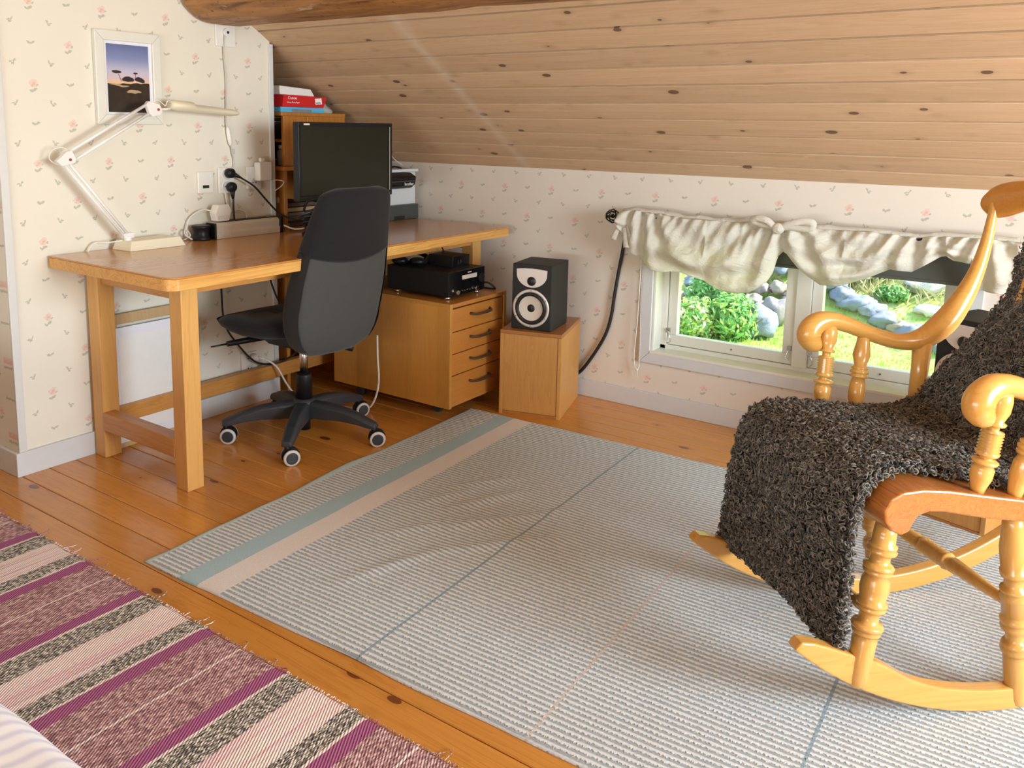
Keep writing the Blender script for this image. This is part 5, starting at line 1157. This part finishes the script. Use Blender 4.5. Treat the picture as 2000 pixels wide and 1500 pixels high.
# ------------------------------------------------------------------ sheepskin on the chair
V_ = [0, .08, .16, .24, .32, .40, .46, .52, .60, .66, .71, .76, .82, .88, .94, 1.0]
SZ = [(.262, 1.005), (.250, .95), (.226, .87), (.198, .79), (.165, .705), (.128, .61), (.085, .535), (.02, .506), (-.10, .516), (-.22, .538), (-.33, .554), (-.408, .540), (-.442, .48), (-.450, .38), (-.446, .27), (-.440, .185)]
FAR = [-.10, -.125, -.105, -.125, -.165, -.215, -.250, -.250, -.240, -.235, -.220, -.200, -.190, -.200, -.220, -.250]
NEAR = [.13, .15, .15, .16, .19, .215, .230, .232, .222, .214, .218, .236, .248, .250, .240, .220]
def tab(vals): return list(zip(V_, vals))
def smooth_tab(vals):
    pts = spline([(a, b) for a, b in zip(V_, vals)], 5); return pts
TS, TZ, TF, TN = (smooth_tab([p[0] for p in SZ]), smooth_tab([p[1] for p in SZ]), smooth_tab(FAR), smooth_tab(NEAR))
def skin_pt(u, v):
    lat = interp(v, TF) * (1 - u) + interp(v, TN) * u
    s = interp(v, TS); z = interp(v, TZ)
    if v > .76:
        w = (v - .76) / .24; z += .035 * w * math.exp(-((u - .62) / .22) ** 2) - .018 * w * (u > .86) * (u - .86) / .14
        s += .012 * w * math.sin(u * 7.5)
    if .42 < v < .76: z -= .003 * math.sin(PI * (v - .42) / .34) * math.exp(-((u - .5) / .35) ** 2)
    s += .006 * mnoise.noise(Vector((lat * 9, v * 8, 0)))
    z += .006 * mnoise.noise(Vector((lat * 9, v * 8, 4)))
    return Vector((s, -lat, z))
sk = thing('sheepskin', 'dark grey curly sheepskin draped over the rocking chair seat and back', 'sheepskin', CO, th_)
obj('hide', MB().grid(skin_pt, 40, 90), 'hide', sk, world=False, solid=.010)
def fleece():
    vs, fs, tone = [], [], []
    rnd = random.Random(3)
    N = 36000
    for i in range(N):
        v = rnd.random(); u = rnd.random()
        v = .10 + .90 * v if rnd.random() < .93 else v
        edge = 0
        if rnd.random() < .05: u = 0.0 if rnd.random() < .5 else 1.0; edge = 1
        elif rnd.random() < .02: v = 1.0; edge = 1
        p = skin_pt(u, v); e = .01
        du = skin_pt(min(1, u + e), v) - skin_pt(max(0, u - e), v); dv = skin_pt(u, min(1, v + e)) - skin_pt(u, max(0, v - e))
        n = dv.cross(du); n = n.normalized() if n.length > 1e-9 else Vector((0, 0, 1))
        ref = Vector((-1, 0, .25)) if (v < .45 or v > .76) else Vector((-.2, 0, 1))
        if n.dot(ref) < 0: n = -n
        tl = dv.normalized(); tt = du.normalized()
        if edge:
            out_ = (tt * (1 if u == 1.0 else -1)) if u in (0.0, 1.0) else tl
            n = (out_ + n * rnd.uniform(-.2, .9)).normalized()
            tl = n.orthogonal().normalized(); tt = n.cross(tl)
        a0 = rnd.uniform(0, 2 * PI); e1 = tt * math.cos(a0) + tl * math.sin(a0); e2 = n.cross(e1)
        # one curly lock: a C or S shaped crimp lying over the hide
        rad = rnd.uniform(.0030, .0064); h0 = rnd.uniform(.004, .016); tilt = rnd.uniform(.2, 1.1); w = rnd.uniform(.0013, .0026)
        sweep = rnd.uniform(3.4, 5.6); tn = rnd.random() ** 1.3
        b0 = len(vs); rings_ = 7
        for k in range(rings_):
            t = k / (rings_ - 1); an = t * sweep
            q = p + n * (h0 + rad * math.sin(an) * math.sin(tilt) + .003 * t) + e1 * rad * (1 - math.cos(an)) + e2 * (rad * math.sin(an) * math.cos(tilt) + .003 * t)
            w2 = w * (1.1 - .6 * t)
            r1 = (e1 * -math.cos(an) + e2 * math.sin(an)); r1 = r1.normalized()
            vs += [q + n * w2, q + r1 * w2 - n * w2 * .5, q - r1 * w2 - n * w2 * .5]
            tone += [min(1, .10 + tn * .55 + .35 * (h0 - .006) / .013 * (.5 + .5 * t))] * 3
        for k in range(rings_ - 1):
            for j in range(3):
                a_ = b0 + k * 3 + j; c_ = b0 + k * 3 + (j + 1) % 3; fs.append((a_, c_, c_ + 3, a_ + 3))
    m = MB(); m.add(vs, fs, True); o = obj('fleece', m, 'fleece', sk, world=False, kind='stuff')
    at = o.data.attributes.new('tone', 'FLOAT', 'POINT'); at.data.foreach_set('value', tone)
fleece()

# ------------------------------------------------------------------ garden outside the window
def gz(x, y): return -.62 + (0 if y < 6.3 else .42 * (y - 6.3)) + .05 * mnoise.noise(Vector((x * .7, y * .7, 0)))
def gf(u, v):
    x = -14 + 24 * u; y = K + TH + .02 + 20 * v; return Vector((x, y, gz(x, y)))
struct('ground', MB().grid(gf, 80, 90), 'lawn', 'sunny sloping lawn outside the window')
struct('wall_outside', MB().box(-1.7, XR + .2, K + TH, K + TH + .02, -.9, WZ0 - .02), 'plaster_out', 'outer house wall below the window')
gb = MB(); rnd = random.Random(5)
for i in range(9000):
    x = rnd.uniform(-.6, 3.4); y = rnd.uniform(4.4, 7.2); z = gz(x, y); h = rnd.uniform(.02, .055); a = rnd.uniform(0, 2 * PI)
    dx, dy = math.cos(a) * .008, math.sin(a) * .008
    gb.add([(x - dx, y - dy, z - .005), (x + dx, y + dy, z - .005), (x + rnd.gauss(0, .02), y + rnd.gauss(0, .02), z + h)], [(0, 1, 2)])
obj('lawn_grass', gb, 'grass_blade', None, 'bright green lawn grass outside the window', 'grass', kind='stuff', loc=(1.4, 5.8, -.6))
tg = MB()
for i in range(5200):
    x = rnd.uniform(-1.5, 3.2); y = rnd.uniform(7.05, 9.0); z = gz(x, y); h = rnd.uniform(.08, .22); a = rnd.uniform(0, 2 * PI); lx, ly = rnd.gauss(0, .09), rnd.gauss(0, .09)
    dx, dy = math.cos(a) * .007, math.sin(a) * .007
    tg.add([(x - dx, y - dy, z), (x + dx, y + dy, z), (x + lx * .5 + dx * .7, y + ly * .5, z + h * .65), (x + lx, y + ly, z + h)], [(0, 1, 2), (0, 2, 3)])
obj('tall_grass', tg, 'dry_grass', None, 'tall pale meadow grass on the slope outside', 'grass', kind='stuff', loc=(1, 9, 0))
def shrub(name, label, c, rad, nleaf, ls, mats, seed, group=None):
    r_ = random.Random(seed); t = thing(name, label, 'shrub', (c[0], c[1], gz(c[0], c[1])), group=group)
    parts = {m: MB() for m in mats}; wts = [m for m, w in mats.items() for _ in range(w)]
    for i in range(nleaf):
        d_ = Vector((r_.gauss(0, 1), r_.gauss(0, 1), r_.gauss(0, 1))).normalized(); k = r_.uniform(.55, 1.0) * (1 + .18 * mnoise.noise(d_ * 2.5 + Vector((seed, 0, 0))))
        p = Vector((c[0] + d_.x * rad[0] * k, c[1] + d_.y * rad[1] * k, gz(c[0], c[1]) + rad[2] * .85 + d_.z * rad[2] * k))
        up_ = (d_ + Vector((r_.gauss(0, .5), r_.gauss(0, .5), r_.gauss(0, .5) + .3))).normalized(); t1 = up_.orthogonal().normalized(); t1 = Matrix.Rotation(r_.uniform(0, 6.28), 3, up_) @ t1; t2 = up_.cross(t1)
        s_ = ls * r_.uniform(.6, 1.3)
        parts[r_.choice(wts)].add([p - t1 * s_, p + t2 * s_ * .42 + up_ * s_ * .1, p + t1 * s_, p - t2 * s_ * .42 + up_ * s_ * .1], [(0, 1, 2, 3)])
    for m, mb in parts.items():
        if mb.v: obj('blossoms' if m == 'blossom' else 'foliage', mb, m, t, kind='stuff')
    st_ = MB()
    for i in range(5): st_.tube([(c[0] + r_.gauss(0, .03), c[1] + r_.gauss(0, .03), gz(c[0], c[1]) - .02), (c[0] + r_.gauss(0, rad[0] * .4), c[1], gz(c[0], c[1]) + rad[2])], [.008, .004], 5)
    obj('stems', st_, 'book_dark', t)
shrub('flowering_shrub', 'leafy green shrub with pale blossoms seen through the left window pane', (.13, 6.02), (.22, .2, .20), 2600, .030, {'leaf_lime': 3, 'leaf_green': 3, 'blossom': 2}, 1)
shrub('green_shrub', 'fresh green shrub leaning on the grey boulder outside', (.42, 6.15), (.24, .22, .23), 2600, .032, {'leaf_green': 5, 'leaf_lime': 2}, 2)
shrub('green_shrub', 'taller green shrub at the far left of the window view', (.10, 6.55), (.26, .22, .26), 2200, .032, {'leaf_green': 5, 'leaf_dark': 1}, 3)
shrub('green_shrub', 'dark green bush on the slope seen through the right pane', (1.08, 7.30), (.22, .18, .17), 2000, .026, {'leaf_dark': 4, 'leaf_green': 3}, 4)
shrub('green_shrub', 'light green bush above the stones behind the left pane', (.52, 7.35), (.30, .2, .22), 2000, .028, {'leaf_green': 3, 'leaf_lime': 3}, 6)
shrub('green_shrub', 'low green bush below the pale rocks on the slope', (1.56, 7.12), (.15, .12, .08), 1200, .024, {'leaf_dark': 2, 'leaf_green': 4}, 7)
shrub('green_shrub', 'yellow green bush at the upper right of the window view', (1.84, 7.75), (.24, .2, .18), 1800, .028, {'leaf_yellow': 4, 'leaf_lime': 3}, 8)
shrub('green_shrub', 'olive bush highest on the slope right of the dark bush', (1.36, 7.45), (.20, .18, .17), 1800, .026, {'leaf_yellow': 2, 'leaf_lime': 2, 'leaf_green': 3}, 9)
def rock(name, label, c, r3, mat, seed, parent=None, rz=0):
    z = gz(c[0], c[1]) + r3[2] * .72 + (c[2] if len(c) > 2 else 0)
    mb = MB().ell((0, 0, 0), r3, 18, 12, Matrix.Rotation(rz, 3, 'Z'), .55, seed)
    o = obj(name, mb, mat, parent, label, None if parent else 'boulder', world=False)
    o.location = Vector((c[0], c[1], z)) - (Vector(parent.location) if parent else Vector())
    return o
rock('boulder', 'round blue grey boulder beside the shrub outside', (.60, 6.34), (.165, .15, .155), 'stone_blue', 1)
rock('boulder', 'pinkish boulder behind the blue grey one outside', (.70, 6.56), (.135, .12, .135), 'stone_pink', 2)
rock('boulder', 'large pale sunlit rock on the upper right slope', (1.80, 7.32), (.17, .14, .075), 'stone_pale', 3); rock('boulder', 'smaller pale rock below the large one on the slope', (1.90, 6.98), (.12, .10, .05), 'stone_pale', 5)
swl = thing('stone_heap', 'dry stone heap above the boulders seen through the left pane', 'stone heap', (.2, 6.85, gz(.2, 6.85)))
ss = []
rs = random.Random(21)
for row, (yy_, dz) in enumerate(((6.72, .0), (6.86, .08), (7.0, .15))):
    x = -.42 + .06 * row
    while x < .86:
        r_ = rs.uniform(.075, .12); ss.append((x + r_, yy_ + rs.uniform(-.03, .03), dz + rs.uniform(-.01, .02), r_, rs.choice(('stone_blue', 'stone_blue', 'stone_pink', 'stone_tan')))); x += r_ * 1.75
for i, (x, y_, dz, r_, mt) in enumerate(ss): rock('stone', None, (x, y_, dz), (r_, r_ * .8, r_ * .66), mt, 10 + i, swl, i * .7)
sw2 = thing('stone_edging', 'row of blue grey edging stones along the lawn seen through the right pane', 'stone edging', (1.5, 6.75, gz(1.5, 6.75)))
ss2 = [(1.06, 7.05, .06, .13, 'stone_blue'), (1.14, 7.15, .14, .10, 'stone_tan'), (1.18, 6.95, .02, .14, 'stone_blue'), (1.24, 7.15, .12, .09, 'stone_pink'), (1.32, 6.9, .0, .15, 'stone_blue'), (1.45, 6.85, .0, .13, 'stone_blue'), (1.58, 6.75, -.02, .14, 'stone_blue'), (1.72, 6.7, -.02, .11, 'stone_tan'), (1.86, 6.62, -.02, .16, 'stone_blue'), (2.04, 6.55, -.03, .12, 'stone_blue')]
for i, (x, y_, dz, r_, mt) in enumerate(ss2): rock('stone', None, (x, y_, dz), (r_, r_ * .8, r_ * .55), mt, 40 + i, sw2, i * .9)
